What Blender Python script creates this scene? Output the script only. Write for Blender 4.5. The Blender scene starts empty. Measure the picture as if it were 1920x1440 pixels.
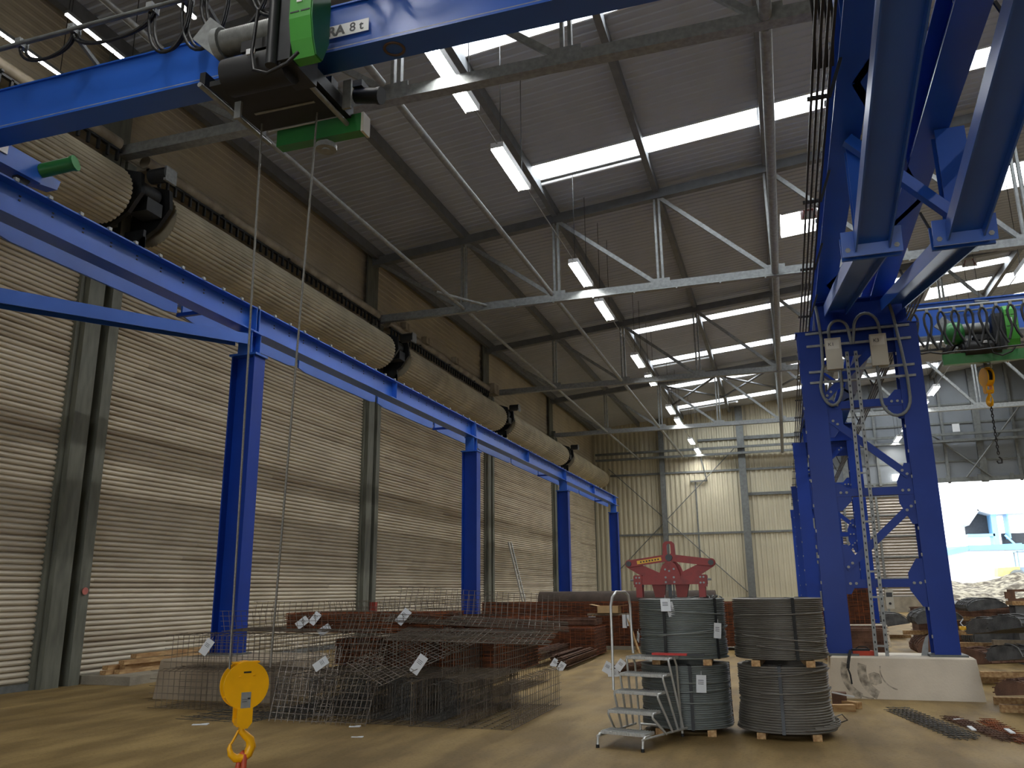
import bpy, math, random
from mathutils import Vector as V, Matrix
R = random.Random(11)
SC = bpy.context.scene
COL = SC.collection
PI = math.pi

# ------------------------------------------------------------------ helpers
class MB:
    """collects primitive shapes, build() links them as ONE mesh object"""
    def __init__(s): s.v = []; s.f = []; s.s = []
    def add(s, vs, fs, sm=False):
        n = len(s.v); s.v += [tuple(p) for p in vs]
        s.f += [tuple(n + i for i in f) for f in fs]; s.s += [sm] * len(fs); return s
    def box(s, c, d, rz=0.0, M=None):
        x, y, z = d[0] / 2, d[1] / 2, d[2] / 2
        vs = [V((i * x, j * y, k * z)) for i in (-1, 1) for j in (-1, 1) for k in (-1, 1)]
        m = M if M is not None else Matrix.Rotation(rz, 3, 'Z')
        vs = [m @ p + V(c) for p in vs]
        return s.add(vs, [(0, 1, 3, 2), (4, 6, 7, 5), (0, 4, 5, 1), (2, 3, 7, 6), (0, 2, 6, 4), (1, 5, 7, 3)])
    def bb(s, x0, x1, y0, y1, z0, z1):
        return s.box(((x0 + x1) / 2, (y0 + y1) / 2, (z0 + z1) / 2), (abs(x1 - x0), abs(y1 - y0), abs(z1 - z0)))
    def frame(s, p, q, up=(0, 0, 1)):
        p, q = V(p), V(q); t = (q - p).normalized(); u = V(up)
        a = t.cross(u)
        if a.length < 1e-4: a = t.cross(V((1, 0, 0)))
        a.normalize(); return p, q, t, a, a.cross(t).normalized()
    def beam(s, p, q, w, h, up=(0, 0, 1), oa=0.0, ou=0.0):
        """box from p to q, w across, h along the up side"""
        p, q, t, a, u = s.frame(p, q, up); p = p + a * oa + u * ou; q = q + a * oa + u * ou
        vs = [b + a * (i * w / 2) + u * (j * h / 2) for b in (p, q) for i, j in ((-1, -1), (1, -1), (1, 1), (-1, 1))]
        return s.add(vs, [(3, 2, 1, 0), (4, 5, 6, 7), (0, 1, 5, 4), (1, 2, 6, 5), (2, 3, 7, 6), (3, 0, 4, 7)])
    def ibeam(s, p, q, b, h, tf=.02, tw=.014, up=(0, 0, 1)):
        s.beam(p, q, b, tf, up, 0, (h - tf) / 2); s.beam(p, q, b, tf, up, 0, -(h - tf) / 2)
        return s.beam(p, q, tw, h - 2 * tf, up)
    def tube(s, pts, r, n=8, closed=False, r2=None):
        pts = [V(p) for p in pts]; N = len(pts); vs = []; up = None
        for i, p in enumerate(pts):
            a = pts[(i - 1) % N] if (closed or i > 0) else p
            b = pts[(i + 1) % N] if (closed or i < N - 1) else p
            t = (b - a).normalized()
            if up is None:
                up = V((0, 0, 1)) if abs(t.z) < .9 else V((1, 0, 0))
            x = t.cross(up).normalized(); up = x.cross(t).normalized()
            rr = r if r2 is None else r + (r2 - r) * i / max(1, N - 1)
            if isinstance(r, (list, tuple)): rr = r[i]
            vs += [p + (x * math.cos(2 * PI * k / n) + up * math.sin(2 * PI * k / n)) * rr for k in range(n)]
        fs = []
        for i in range(N if closed else N - 1):
            j = (i + 1) % N
            fs += [(i * n + k, i * n + (k + 1) % n, j * n + (k + 1) % n, j * n + k) for k in range(n)]
        s.add(vs, fs, n > 4)
        if not closed:
            s.add(vs[:n], [tuple(range(n - 1, -1, -1))]); s.add(vs[-n:], [tuple(range(n))])
        return s
    def cyl(s, p, q, r, n=16): return s.tube([p, q], r, n)
    def rod(s, p, q, r):
        """thin three sided bar, for wire"""
        p, q, t, a, u = s.frame(p, q)
        vs = [b + (a * math.cos(k * 2.0944 + .5) + u * math.sin(k * 2.0944 + .5)) * r for b in (p, q) for k in range(3)]
        return s.add(vs, [(0, 1, 4, 3), (1, 2, 5, 4), (2, 0, 3, 5), (2, 1, 0), (3, 4, 5)])
    def wire(s, pts, r):
        for a, b in zip(pts, pts[1:]): s.rod(a, b, r)
        return s
    def prism(s, poly, o, u, v, d):
        """polygon in the (u, v) plane at o, extruded by vector d"""
        o, u, v, d = V(o), V(u), V(v), V(d); n = len(poly)
        A = [o + u * a + v * b for a, b in poly]; B = [p + d for p in A]
        fl = u.cross(v).dot(d) > 0
        c0, c1 = tuple(range(n)), tuple(range(n, 2 * n))
        fs = [c0[::-1], c1] if fl else [c0, c1[::-1]]
        for i in range(n):
            j = (i + 1) % n
            fs.append((i, j, n + j, n + i) if fl else (j, i, n + i, n + j))
        return s.add(A + B, fs)
    def lathe(s, prof, c=(0, 0, 0), n=32, wob=0, axis='z', closed=False):
        vs = []; P = len(prof)
        for k in range(n):
            a = 2 * PI * k / n
            for i, (r, z) in enumerate(prof):
                rr = r + (wob * math.sin(3 * a + i * .9) + wob * .6 * math.sin(7 * a + i * 2.3) if wob else 0)
                x, y = rr * math.cos(a), rr * math.sin(a)
                p = (x, y, z) if axis == 'z' else ((z, x, y) if axis == 'x' else (y, z, x))
                vs.append(V(p) + V(c))
        fs = []
        for k in range(n):
            m = (k + 1) % n
            for i in range(P if closed else P - 1):
                j = (i + 1) % P
                fs.append((k * P + i, m * P + i, m * P + j, k * P + j))
        return s.add(vs, fs, True)
    def mesh(s, name):
        me = bpy.data.meshes.new(name); me.from_pydata(s.v, [], s.f)
        me.polygons.foreach_set('use_smooth', s.s); me.update(); return me
    def build(s, name, m, parent=None, o=(0, 0, 0)):
        if any(o): s.v = [(x - o[0], y - o[1], z - o[2]) for x, y, z in s.v]
        me = s.mesh(name); me.materials.append(m)
        ob = bpy.data.objects.new(name, me); COL.objects.link(ob)
        if parent is not None: ob.parent = parent
        else: ob.location = o
        return ob

def tag(o, label, cat, group=None):
    o['label'] = label; o['category'] = cat
    if group: o['group'] = group
    return o
def thing(name, label, cat, loc=(0, 0, 0), rz=0.0, group=None):
    o = bpy.data.objects.new(name, None); COL.objects.link(o); o.empty_display_size = .2
    o.location = loc; o.rotation_euler = (0, 0, rz)
    return tag(o, label, cat, group)
def struct(o, label=None):
    o['kind'] = 'structure'
    if label: o['label'] = label
    return o
def stroot(name, loc=(0, 0, 0), label=None):
    o = bpy.data.objects.new(name, None); COL.objects.link(o); o.location = loc; return struct(o, label)
def dup(o, loc, rz=None, label=None, group=None):
    c = o.copy(); COL.objects.link(c); c.location = loc
    if rz is not None: c.rotation_euler = (0, 0, rz)
    if label: c['label'] = label
    if group: c['group'] = group
    for ch in list(o.children):
        d = ch.copy(); COL.objects.link(d); d.parent = c
        for g in list(ch.children):
            e = g.copy(); COL.objects.link(e); e.parent = d
    return c
def text(body, size, m, name, parent, M, ext=.001, bold=.0):
    cu = bpy.data.curves.new(name, 'FONT'); cu.body = body; cu.size = size; cu.extrude = ext; cu.offset = size * bold
    cu.align_x = 'CENTER'; cu.align_y = 'CENTER'; cu.materials.append(m)
    tmp = bpy.data.objects.new(name, cu); COL.objects.link(tmp); bpy.context.view_layer.update()
    me = bpy.data.meshes.new_from_object(tmp.evaluated_get(bpy.context.evaluated_depsgraph_get())); bpy.data.objects.remove(tmp)
    if not me.materials: me.materials.append(m)
    o = bpy.data.objects.new(name, me); COL.objects.link(o)
    if parent is not None: o.parent = parent
    o.matrix_local = M
    return o
FRONT = Matrix(((1, 0, 0), (0, 0, -1), (0, 1, 0))).to_4x4()      # text facing -y
def at(M, p): M = M.copy(); M.translation = V(p); return M
ORD = ['first', 'second', 'third', 'fourth', 'fifth', 'sixth', 'seventh', 'eighth', 'ninth', 'tenth', 'eleventh', 'twelfth']

# ------------------------------------------------------------------ materials
def lin(c): return tuple(((x / 255) / 12.92 if x <= 10 else (((x / 255) + .055) / 1.055) ** 2.4) for x in c)
def base(name):
    m = bpy.data.materials.new(name); m.use_nodes = True
    nt = m.node_tree; return m, nt, nt.nodes['Principled BSDF']
def pm(name, rgb, rough=.5, metal=0.0, var=.2, scale=4.0, bump=0.0, bscale=60.0, spec=.5, rgb2=None, detail=5, stretch=None, lo=.35, hi=.65):
    """painted, metal or mineral surface with noise in its own colour and relief"""
    m, nt, b = base(name); L = nt.links
    c = lin(rgb); d = lin(rgb2) if rgb2 else tuple(x * (1 - var) for x in c)
    tc = nt.nodes.new('ShaderNodeTexCoord'); src = tc.outputs['Object']
    if stretch:
        mp = nt.nodes.new('ShaderNodeMapping'); mp.inputs['Scale'].default_value = stretch
        L.new(src, mp.inputs['Vector']); src = mp.outputs['Vector']
    n = nt.nodes.new('ShaderNodeTexNoise'); n.inputs['Scale'].default_value = scale; n.inputs['Detail'].default_value = detail
    L.new(src, n.inputs['Vector'])
    r = nt.nodes.new('ShaderNodeValToRGB')
    r.color_ramp.elements[0].position = lo; r.color_ramp.elements[0].color = (*d, 1)
    r.color_ramp.elements[1].position = hi; r.color_ramp.elements[1].color = (*c, 1)
    L.new(n.outputs['Fac'], r.inputs['Fac']); L.new(r.outputs['Color'], b.inputs['Base Color'])
    b.inputs['Roughness'].default_value = rough; b.inputs['Metallic'].default_value = metal
    b.inputs['Specular IOR Level'].default_value = spec
    if bump:
        n2 = nt.nodes.new('ShaderNodeTexNoise'); n2.inputs['Scale'].default_value = bscale
        L.new(src, n2.inputs['Vector'])
        bp = nt.nodes.new('ShaderNodeBump'); bp.inputs['Strength'].default_value = bump; bp.inputs['Distance'].default_value = .02
        L.new(n2.outputs['Fac'], bp.inputs['Height']); L.new(bp.outputs['Normal'], b.inputs['Normal'])
    return m
def em(name, rgb, st):
    m, nt, b = base(name)
    b.inputs['Base Color'].default_value = (.8, .8, .8, 1)
    b.inputs['Emission Color'].default_value = (*rgb, 1); b.inputs['Emission Strength'].default_value = st
    return m

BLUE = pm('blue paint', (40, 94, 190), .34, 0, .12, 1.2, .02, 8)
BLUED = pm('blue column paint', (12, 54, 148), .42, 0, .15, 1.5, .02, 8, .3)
GALV = pm('galvanised steel', (150, 154, 154), .5, .25, .25, 14)
GALVD = pm('dull galvanised steel', (112, 116, 115), .55, .1, .3, 6)
POSTM = pm('grey green wall post paint', (112, 114, 102), .6, 0, .35, 2.5, .05, 30, stretch=(3, 3, .6))
DARK = pm('dark machine paint', (38, 41, 44), .45, .1, .3, 8)
BLACK = pm('black rubber', (22, 23, 25), .55, 0, .3, 10)
GREEN = pm('green hoist paint', (72, 158, 60), .35, 0, .12, 3)
GREEND = pm('deep green paint and shade', (46, 122, 60), .38, 0, .15, 3)  # real deep green parts, plus painted shade on the hoist cover's end
YELLOW = pm('yellow hook block paint', (250, 182, 8), .38, 0, .1, 5, .02, 20)
RED = pm('red lifting gear paint', (142, 34, 28), .5, 0, .4, 7, .05, 30, rgb2=(112, 30, 27), lo=.3, hi=.5)
ORANGE = pm('orange red paint', (206, 84, 52), .5, 0, .3, 8)
RUST = pm('rusted mesh steel', (164, 92, 48), .85, 0, .4, 5, .2, 60, rgb2=(84, 50, 34))
RUSTC = pm('rusted bar pack', (116, 68, 40), .9, 0, .5, 3, .6, 30, rgb2=(60, 40, 31), stretch=(1.2, 6, 9))
RUSTB = pm('brown rusted mesh', (124, 92, 74), .85, 0, .4, 4, .3, 50, rgb2=(84, 62, 52))
WIRE = pm('grey drawn wire', (122, 114, 104), .5, .1, .4, 3, rgb2=(88, 78, 68))
WIREDK = pm('dark drawn wire', (98, 98, 96), .55, .1, .4, 3)
COILM = pm('grey coil wire', (122, 128, 126), .42, .15, .2, 2, 0, 40, rgb2=(102, 107, 105))
COILB = pm('brown grey coil wire', (114, 111, 104), .45, .15, .2, 2, 0, 40, rgb2=(92, 88, 81))
BENT = pm('bent mesh bundle', (100, 102, 104), .6, .1, .5, 5, .3, 40, rgb2=(62, 64, 66))
WOOD = pm('pale timber', (190, 158, 112), .75, 0, .3, 4, .08, 20, rgb2=(150, 112, 72), stretch=(6, 1, 6))
WOODG = pm('weathered timber', (132, 118, 98), .8, 0, .3, 4, .1, 20, stretch=(6, 1, 6))
CARD = pm('cardboard', (186, 156, 112), .8, 0, .1, 5)
PAPER = pm('white paper', (214, 218, 222), .7, 0, .05, 5)
INK = pm('dark print', (40, 42, 48), .6, 0, .1, 5)
ALU = pm('bare aluminium', (206, 208, 206), .35, .5, .1, 20)
WHITEP = pm('white plastic pipe', (176, 166, 146), .5, 0, .25, 2, rgb2=(128, 118, 100))
BOXM = pm('light grey enclosure', (196, 192, 178), .5, 0, .06, 3)
BOXL = pm('pale enclosure sticker', (216, 214, 204), .5, 0, .04, 3)
CABLE = pm('grey flexible conduit', (122, 128, 132), .5, 0, .15, 30)
ROPE = pm('steel wire rope', (132, 130, 124), .5, .5, .3, 60)
DRUM = pm('hoist drum steel', (126, 128, 126), .45, .4, .3, 12)
CONC = pm('white painted concrete', (188, 178, 160), .75, 0, .25, 1.6, .15, 30, rgb2=(160, 148, 130))
CONCR = pm('raw concrete', (150, 142, 126), .85, 0, .3, 2.5, .3, 25)
SMUDGE = pm('black tyre smudge', (70, 66, 60), .85, 0, .3, 9)
ROOFM = pm('roof sheet', (178, 184, 194), .6, .0, .12, .7, stretch=(1, .3, 1))
CLADD = pm('dark beige cladding', (190, 180, 158), .6, .0, .2, .6)
CLADL = pm('pale cream cladding', (196, 190, 166), .55, .05, .12, .5)
GREYP = pm('grey end wall panel', (122, 128, 134), .4, .1, .12, .8, .05, 3)
TRUSS = pm('truss steel', (150, 154, 154), .5, .15, .3, 9)
TRUSSD = pm('dark rafter steel', (112, 115, 118), .6, .0, .2, 4)
LOUV = pm('louvre slat', (196, 188, 178), .5, 0, .1, 1)
SIGN = pm('white sign', (226, 228, 230), .4, 0, .03, 2)
SIGNY = pm('yellow sticker', (232, 178, 26), .45, 0, .1, 5)
WHITEB = pm('white building wall', (236, 238, 240), .6, 0, .04, .3)
LBLUE = pm('light blue trim', (140, 196, 236), .5, 0, .1, 1)
PINK = pm('faded red shutter', (206, 110, 112), .6, 0, .1, 1)
GRAVEL = pm('pale gravel', (150, 142, 122), .95, 0, .5, 2.2, .8, 6, rgb2=(74, 66, 54), lo=.42, hi=.6)
YARD = pm('pale yard ground', (206, 202, 194), .9, 0, .15, .4)
LAMPE = em('led lamp diffuser', (1.0, .985, .95), 105)
STRIPE = em('slim strip lamp', (1.0, .98, .95), 14)
SKYE = em('skylight sheet lit by the sky', (.93, .97, 1.0), 19.0)
GLOWSQ = em('lit wall lamp', (1.0, 1.0, .94), 6)

def floor_mat():
    m, nt, b = base('worn concrete floor'); L = nt.links; b.inputs['Specular IOR Level'].default_value = .25
    tc = nt.nodes.new('ShaderNodeTexCoord')
    def noise(s, sc, det=6):
        mp = nt.nodes.new('ShaderNodeMapping'); mp.inputs['Scale'].default_value = sc
        L.new(tc.outputs['Object'], mp.inputs['Vector'])
        n = nt.nodes.new('ShaderNodeTexNoise'); n.inputs['Scale'].default_value = s; n.inputs['Detail'].default_value = det
        L.new(mp.outputs['Vector'], n.inputs['Vector']); return n.outputs['Fac']
    def ramp(f, a, ca, z, cz):
        r = nt.nodes.new('ShaderNodeValToRGB'); e = r.color_ramp.elements
        e[0].position = a; e[0].color = (*lin(ca), 1); e[1].position = z; e[1].color = (*lin(cz), 1)
        L.new(f, r.inputs['Fac']); return r.outputs['Color']
    c1 = ramp(noise(.35, (1, .6, 1)), .35, (132, 110, 70), .68, (156, 132, 86))
    c2 = ramp(noise(2.2, (1, .25, 1)), .42, (120, 108, 88), .62, (255, 255, 255))
    c3 = ramp(noise(26, (1, 1, 1), 3), .3, (205, 200, 190), .5, (255, 255, 255))
    def mul(a, bb, f):
        x = nt.nodes.new('ShaderNodeMixRGB'); x.blend_type = 'MULTIPLY'; x.inputs['Fac'].default_value = f
        L.new(a, x.inputs['Color1']); L.new(bb, x.inputs['Color2']); return x.outputs['Color']
    L.new(mul(mul(c1, c2, .45), c3, .6), b.inputs['Base Color'])
    rr = nt.nodes.new('ShaderNodeMapRange'); rr.inputs['To Min'].default_value = .42; rr.inputs['To Max'].default_value = .75
    L.new(noise(1.3, (1, 1, 1)), rr.inputs['Value']); L.new(rr.outputs['Result'], b.inputs['Roughness'])
    bp = nt.nodes.new('ShaderNodeBump'); bp.inputs['Strength'].default_value = .12; bp.inputs['Distance'].default_value = .01
    L.new(noise(60, (1, 1, 1), 3), bp.inputs['Height']); L.new(bp.outputs['Normal'], b.inputs['Normal'])
    return m
FLOORM = floor_mat()

PITCH = .105
def curtain_mat():
    """roller shutter: every slat has its own tone, with long scuffs"""
    m, nt, b = base('roller shutter slats'); L = nt.links
    tc = nt.nodes.new('ShaderNodeTexCoord'); sx = nt.nodes.new('ShaderNodeSeparateXYZ')
    L.new(tc.outputs['Object'], sx.inputs['Vector'])
    def mth(op, a, v=None, vb=None):
        n = nt.nodes.new('ShaderNodeMath'); n.operation = op; L.new(a, n.inputs[0])
        if v is not None: n.inputs[1].default_value = v
        if vb is not None: L.new(vb, n.inputs[1])
        return n.outputs[0]
    sl = mth('FLOOR', mth('DIVIDE', sx.outputs['Z'], PITCH))
    w = nt.nodes.new('ShaderNodeTexWhiteNoise'); w.noise_dimensions = '1D'; L.new(sl, w.inputs['W'])
    # some slats change tone part of the way along (replaced lengths)
    along = mth('DIVIDE', sx.outputs['Y'], 11.5)
    cut = mth('GREATER_THAN', along, None, w.outputs['Value'])
    w2 = nt.nodes.new('ShaderNodeTexWhiteNoise'); w2.noise_dimensions = '2D'
    cb = nt.nodes.new('ShaderNodeCombineXYZ'); L.new(sl, cb.inputs['X']); L.new(cut, cb.inputs['Y'])
    L.new(cb.outputs['Vector'], w2.inputs['Vector'])
    r = nt.nodes.new('ShaderNodeValToRGB'); e = r.color_ramp.elements
    e[0].position = 0; e[0].color = (*lin((184, 172, 152)), 1); e[1].position = 1; e[1].color = (*lin((222, 213, 194)), 1)
    x = e.new(.18); x.color = (*lin((212, 202, 182)), 1)
    L.new(w2.outputs['Value'], r.inputs['Fac'])
    mp = nt.nodes.new('ShaderNodeMapping'); mp.inputs['Scale'].default_value = (1, .5, 1.6)
    L.new(tc.outputs['Object'], mp.inputs['Vector'])
    n = nt.nodes.new('ShaderNodeTexNoise'); n.inputs['Scale'].default_value = 1.3; n.inputs['Detail'].default_value = 7
    L.new(mp.outputs['Vector'], n.inputs['Vector'])
    r2 = nt.nodes.new('ShaderNodeValToRGB'); e = r2.color_ramp.elements
    e[0].position = .32; e[0].color = (.62, .6, .56, 1); e[1].position = .6; e[1].color = (1, 1, 1, 1)
    L.new(n.outputs['Fac'], r2.inputs['Fac'])
    mx = nt.nodes.new('ShaderNodeMixRGB'); mx.blend_type = 'MULTIPLY'; mx.inputs['Fac'].default_value = .5
    L.new(r.outputs['Color'], mx.inputs['Color1']); L.new(r2.outputs['Color'], mx.inputs['Color2'])
    L.new(mx.outputs['Color'], b.inputs['Base Color'])
    b.inputs['Roughness'].default_value = .5; b.inputs['Metallic'].default_value = .15
    return m
CURT = curtain_mat()
# ------------------------------------------------------------------ camera, world, view
cam = bpy.data.objects.new('camera', bpy.data.cameras.new('camera')); COL.objects.link(cam); SC.camera = cam
yaw, pit, rol = math.radians(-17.968), math.radians(14.094), math.radians(-.55)
fw = V((math.sin(yaw) * math.cos(pit), math.cos(yaw) * math.cos(pit), math.sin(pit)))
rt = V((math.cos(yaw), -math.sin(yaw), 0)); up = rt.cross(fw)
rt, up = rt * math.cos(rol) + up * math.sin(rol), up * math.cos(rol) - rt * math.sin(rol)
cam.matrix_world = Matrix(((rt.x, up.x, -fw.x, 0), (rt.y, up.y, -fw.y, 0), (rt.z, up.z, -fw.z, 1.7), (0, 0, 0, 1)))
cam.data.sensor_width = 36; cam.data.lens = 36 * 1535.3 / 1920; cam.data.clip_end = 400
w = bpy.data.worlds.new('overcast sky'); SC.world = w; w.use_nodes = True
bg = w.node_tree.nodes['Background']; bg.inputs['Color'].default_value = (.9, .95, 1, 1); bg.inputs['Strength'].default_value = 4.5
SC.view_settings.view_transform = 'Standard'; SC.view_settings.look = 'None'; SC.view_settings.gamma = 1
SC.view_settings.exposure = -.08; SC.view_settings.use_curve_mapping = False
SC.cycles.use_denoising = True
SC.cycles.max_bounces = 8; SC.cycles.diffuse_bounces = 4; SC.cycles.glossy_bounces = 3; SC.cycles.transmission_bounces = 2
SC.cycles.sample_clamp_indirect = 4; SC.cycles.caustics_reflective = False; SC.cycles.caustics_refractive = False

# ------------------------------------------------------------------ setting
TY = [12.85, 25.05, 37.15, 49.3]
XW, XR, YB, YE = -13.35, 18.0, -14.0, 61.9
def roofz(x): return 13.75 + .095 * (x + 13.3)

struct(MB().bb(-14.2, XR + .3, YB, YE + .4, -.3, 0).build('floor', FLOORM), 'brown worn concrete hall floor')
struct(MB().bb(-60, 90, YE + .4, 230, -.32, -.02).build('trim_9', YARD), 'pale yard ground outside the open gate')

# ceiling: trapezoid roof sheets with the skylight openings left out
SKY = [(15.35, 16.3, [(-6.5, 14.2)]), (22.0, 22.9, [(-6.5, 14.2)]), (29.7, 31.8, [(.9, 2.9), (8.2, 10.2)]),
       (39.5, 40.25, [(-6.4, 10.8)]), (42.0, 43.8, [(7.8, 10.5), (10.9, 13)]), (45.6, 46.5, [(-6.5, 14.2)]), (52.0, 52.9, [(-6.3, 14.2)]), (58.3, 59.3, [(-6.5, 14.2)])]
def sheet(mb, x0, x1, y0, y1):
    y = y0; prof = []
    while y < y1 - 1e-4:
        for dy, dz in ((0, 0), (.12, 0), (.15, .025), (.25, .025), (.28, 0)):
            if y + dy <= y1: prof.append((y + dy, dz))
        y += .28
    prof.append((y1, 0)); n = len(prof)
    vs = [(x, a, roofz(x) + b) for x in (x0, x1) for a, b in prof]
    mb.add(vs, [(i, n + i, n + i + 1, i + 1) for i in range(n - 1)])
    vs = [(x, a, roofz(x) + .12) for x in (x0, x1) for a in (y0, y1)]
    mb.add(vs, [(0, 1, 3, 2)])
mb = MB(); y = YB
for a, b_, holes in SKY + [(YE + .3, YE + .3, [])]:
    sheet(mb, -13.9, XR + .3, y, a); x = -13.9
    for h0, h1 in holes: sheet(mb, x, h0, a, b_); x = h1
    if holes: sheet(mb, x, XR + .3, a, b_)
    y = b_
struct(mb.build('ceiling', ROOFM), 'dark sloping roof of ribbed sheets')
k = 0
for a, b_, holes in SKY:
    for h0, h1 in holes:
        k += 1; o = stroot('window_%d' % k, ((h0 + h1) / 2, (a + b_) / 2, roofz((h0 + h1) / 2)), 'bright daylight strip in the roof'); q = o.location
        vs = lambda e, d: [(x - q.x, yy - q.y, roofz(x) + d - q.z) for x in (h0 - e, h1 + e) for yy in (a - e, b_ + e)]
        MB().add(vs(0, .34), [(0, 1, 3, 2)]).build('pane', SKYE, o)
        cb = MB()
        for yy in (a - .03, b_ + .03):
            cb.beam((h0 - q.x, yy - q.y, roofz(h0) + .17 - q.z), (h1 - q.x, yy - q.y, roofz(h1) + .17 - q.z), .05, .42)
        for x in (h0 - .03, h1 + .03): cb.bb(x - .025 - q.x, x + .025 - q.x, a - q.y, b_ - q.y, roofz(x) - .04 - q.z, roofz(x) + .36 - q.z)
        x = h0 + 3.4
        while x < h1 - .4: cb.bb(x - .05 - q.x, x + .05 - q.x, a - q.y, b_ - q.y, roofz(x) + .1 - q.z, roofz(x) + .3 - q.z); x += 3.45
        cb.build('window_frame', SIGN, o)

# left wall: ribbed cladding above the doors, concrete sill below
def vrib(mb, P, Q, z0, z1, pitch=.3, dep=.05, out=(0, -1, 0), zt=None):
    """vertical trapezoid cladding from P to Q (plan points)"""
    P, Q, o = V((*P, 0)), V((*Q, 0)), V(out); t = (Q - P); Ln = t.length; t.normalize(); s = 0; pr = []
    while s < Ln:
        for d, e in ((0, 0), (.35, 0), (.5, 1), (.85, 1)): pr.append((s + d * pitch, e * dep))
        s += pitch
    vs = []
    for d, e in pr: p = P + t * d + o * e; vs.append((p.x, p.y, z0))
    for d, e in pr: p = P + t * d + o * e; vs.append((p.x, p.y, zt(p.x) if zt else z1))
    n = len(pr); mb.add(vs, [(i, i + 1, n + i + 1, n + i) for i in range(n - 1)])
mb = MB(); pr = []
for k in range(65):
    z = .0 + k * .213
    for d, e in ((0, 0), (.08, 0), (.1, .02), (.19, .02)): pr.append((XW - .25 + e, z + d))
n = len(pr); mb.add([(x, yy, z) for yy in (YB, YE) for x, z in pr], [(i + 1, i, n + i, n + i + 1) for i in range(n - 1)]); mb.bb(XW - .5, XW - .26, YB, YE, -.3, 13.9)
struct(mb.build('wall_left', CLADD), 'dark beige ribbed side wall')
struct(MB().bb(XR, XR + .3, YB, YE + .3, -.3, 17).build('wall_right', CLADD), 'far side wall')
struct(MB().bb(-13.9, -9, YB - .3, YB, -.3, 17).bb(5, XR, YB - .3, YB, -.3, 17).bb(-9, 5, YB - .3, YB, 8.6, 17).build('wall_back', CLADD), 'unseen wall behind with a wide gateway added to let in daylight')  # out of view; gateway added so daylight fills the camera-facing surfaces
struct(MB().bb(-60, 60, YB - 80, YB, -.32, -.02).build('trim_10', YARD), 'yard ground behind the hall')
mb = MB(); vrib(mb, (-13.6, YE), (2.4, YE), 1.0, 0, .36, .06, (0, -1, 0), lambda x: roofz(x) + .05)
mb.bb(-13.6, 2.4, YE + .02, YE + .3, -.3, 14.2); mb.bb(-13.6, 2.4, YE - .1, YE + .02, 0, 1.05)
mb.prism([(-13.6, 14.2), (2.4, 14.2), (2.4, 15.3), (-13.6, 13.8)], (0, YE + .02, 0), (1, 0, 0), (0, 0, 1), (0, .25, 0))
we = struct(mb.build('wall_end', CLADL), 'pale cream ribbed gable wall')
# right half of the gable: grey panels over the gate, louvre screen beside it
mb = MB(); mb.prism([(2.4, 8.5), (XR, 8.5), (XR, 16.9), (2.4, 15.35)], (0, YE, 0), (1, 0, 0), (0, 0, 1), (0, .15, 0))
mb.bb(16.9, XR, YE, YE + .2, 0, 8.5)
mb.build('panel_field', GREYP, we)
mb = MB()
for x in [2.4 + 2.15 * i for i in range(8)]:
    wd = .42 if int(round((x - 2.4) / 2.15)) % 2 else .16
    mb.bb(x - wd / 2, x + wd / 2, YE - .22, YE, 8.4, roofz(x) - .05)
for z in (8.55, 9.9, 11.3, 12.5, 13.8): mb.bb(2.4, XR, YE - .07, YE, z - .06, z + .06)
mb.build('panel_framing', GALVD, we)
mb = MB(); z = 1.0
while z < 8.35:
    mb.prism([(0, 0), (.14, .02), (.14, .03), (.02, .16), (0, .16)], (2.4, YE + .14, z), (0, -1, 0), (0, 0, 1), (6.3, 0, 0)); z += .2
mb.bb(2.4, 8.7, YE + .15, YE + .2, 0, 8.5)
mb.build('louvre_slats', LOUV, we)
mb = MB()
for x in (2.4, 4.2, 6.3, 8.6): mb.bb(x - .07, x + .07, YE - .14, YE, 0, 8.5)
for z in (1.0, 2.2, 3.6, 5.0, 6.4, 7.7, 8.4): mb.bb(2.4, 8.7, YE - .06, YE + .02, z - .05, z + .05)
mb.build('louvre_framing', GALVD, we)
struct(MB().bb(2.4, 8.7, YE - .12, YE + .2, 0, 1.0).build('baseboard_end', CONCR), 'concrete plinth under the louvres')
g = stroot('door_6', (12.8, YE, 8.5), 'raised grey sectional gate over the open gateway')
mb = MB(); mb.bb(-4.1, 4.1, -.3, -.15, -.05, .25); mb.build('bottom_rail', GALVD, g)
mb = MB()
for x in (-3.8, -1.9, 0, 1.9, 3.8): mb.bb(x - .12, x + .12, -.34, -.3, -.03, .4)
mb.build('hinge_plate', GALVD, g)
struct(MB().bb(16.7, 16.95, YE - .3, YE, 0, 8.5).bb(8.62, 8.78, YE - .3, YE + .2, 0, 8.5).build('trim_8', GALVD), 'gate jambs')

# gable steelwork
n = 0
for x, w_ in ((-8.2, .34), (-2.4, .5), (2.2, .34)):
    n += 1; mb = MB(); mb.ibeam((x, YE - .28, 0), (x, YE - .28, roofz(x) - .1), w_, .4, .02, .014, (0, 1, 0))
    struct(mb.build('trim_%d' % n, GALVD), 'steel gable post')
mb = MB()
for z in (5.55, 10.05):
    mb.bb(-12.2, 2.2, YE - .13, YE - .06, z - .07, z + .07)
mb.bb(-2.2, 2.2, YE - .16, YE - .06, 8.15, 8.35); mb.bb(-5.5, -2.5, YE - .16, YE - .06, 12.3, 12.45); mb.bb(-2.2, 2.2, YE - .16, YE - .06, 12.25, 12.5)
mb.bb(-5.9, -5.8, YE - .14, YE - .07, 1.2, 9.4)
struct(mb.build('trim_4', GALVD), 'horizontal girts on the gable wall')
mb = MB()
for z in (11.2, 11.65): mb.beam((-13.2, YE - .6, z), (XR, YE - .6, z), .16, .16)
struct(mb.build('trim_5', GALVD), 'twin horizontal rails high on the gable wall')
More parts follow.
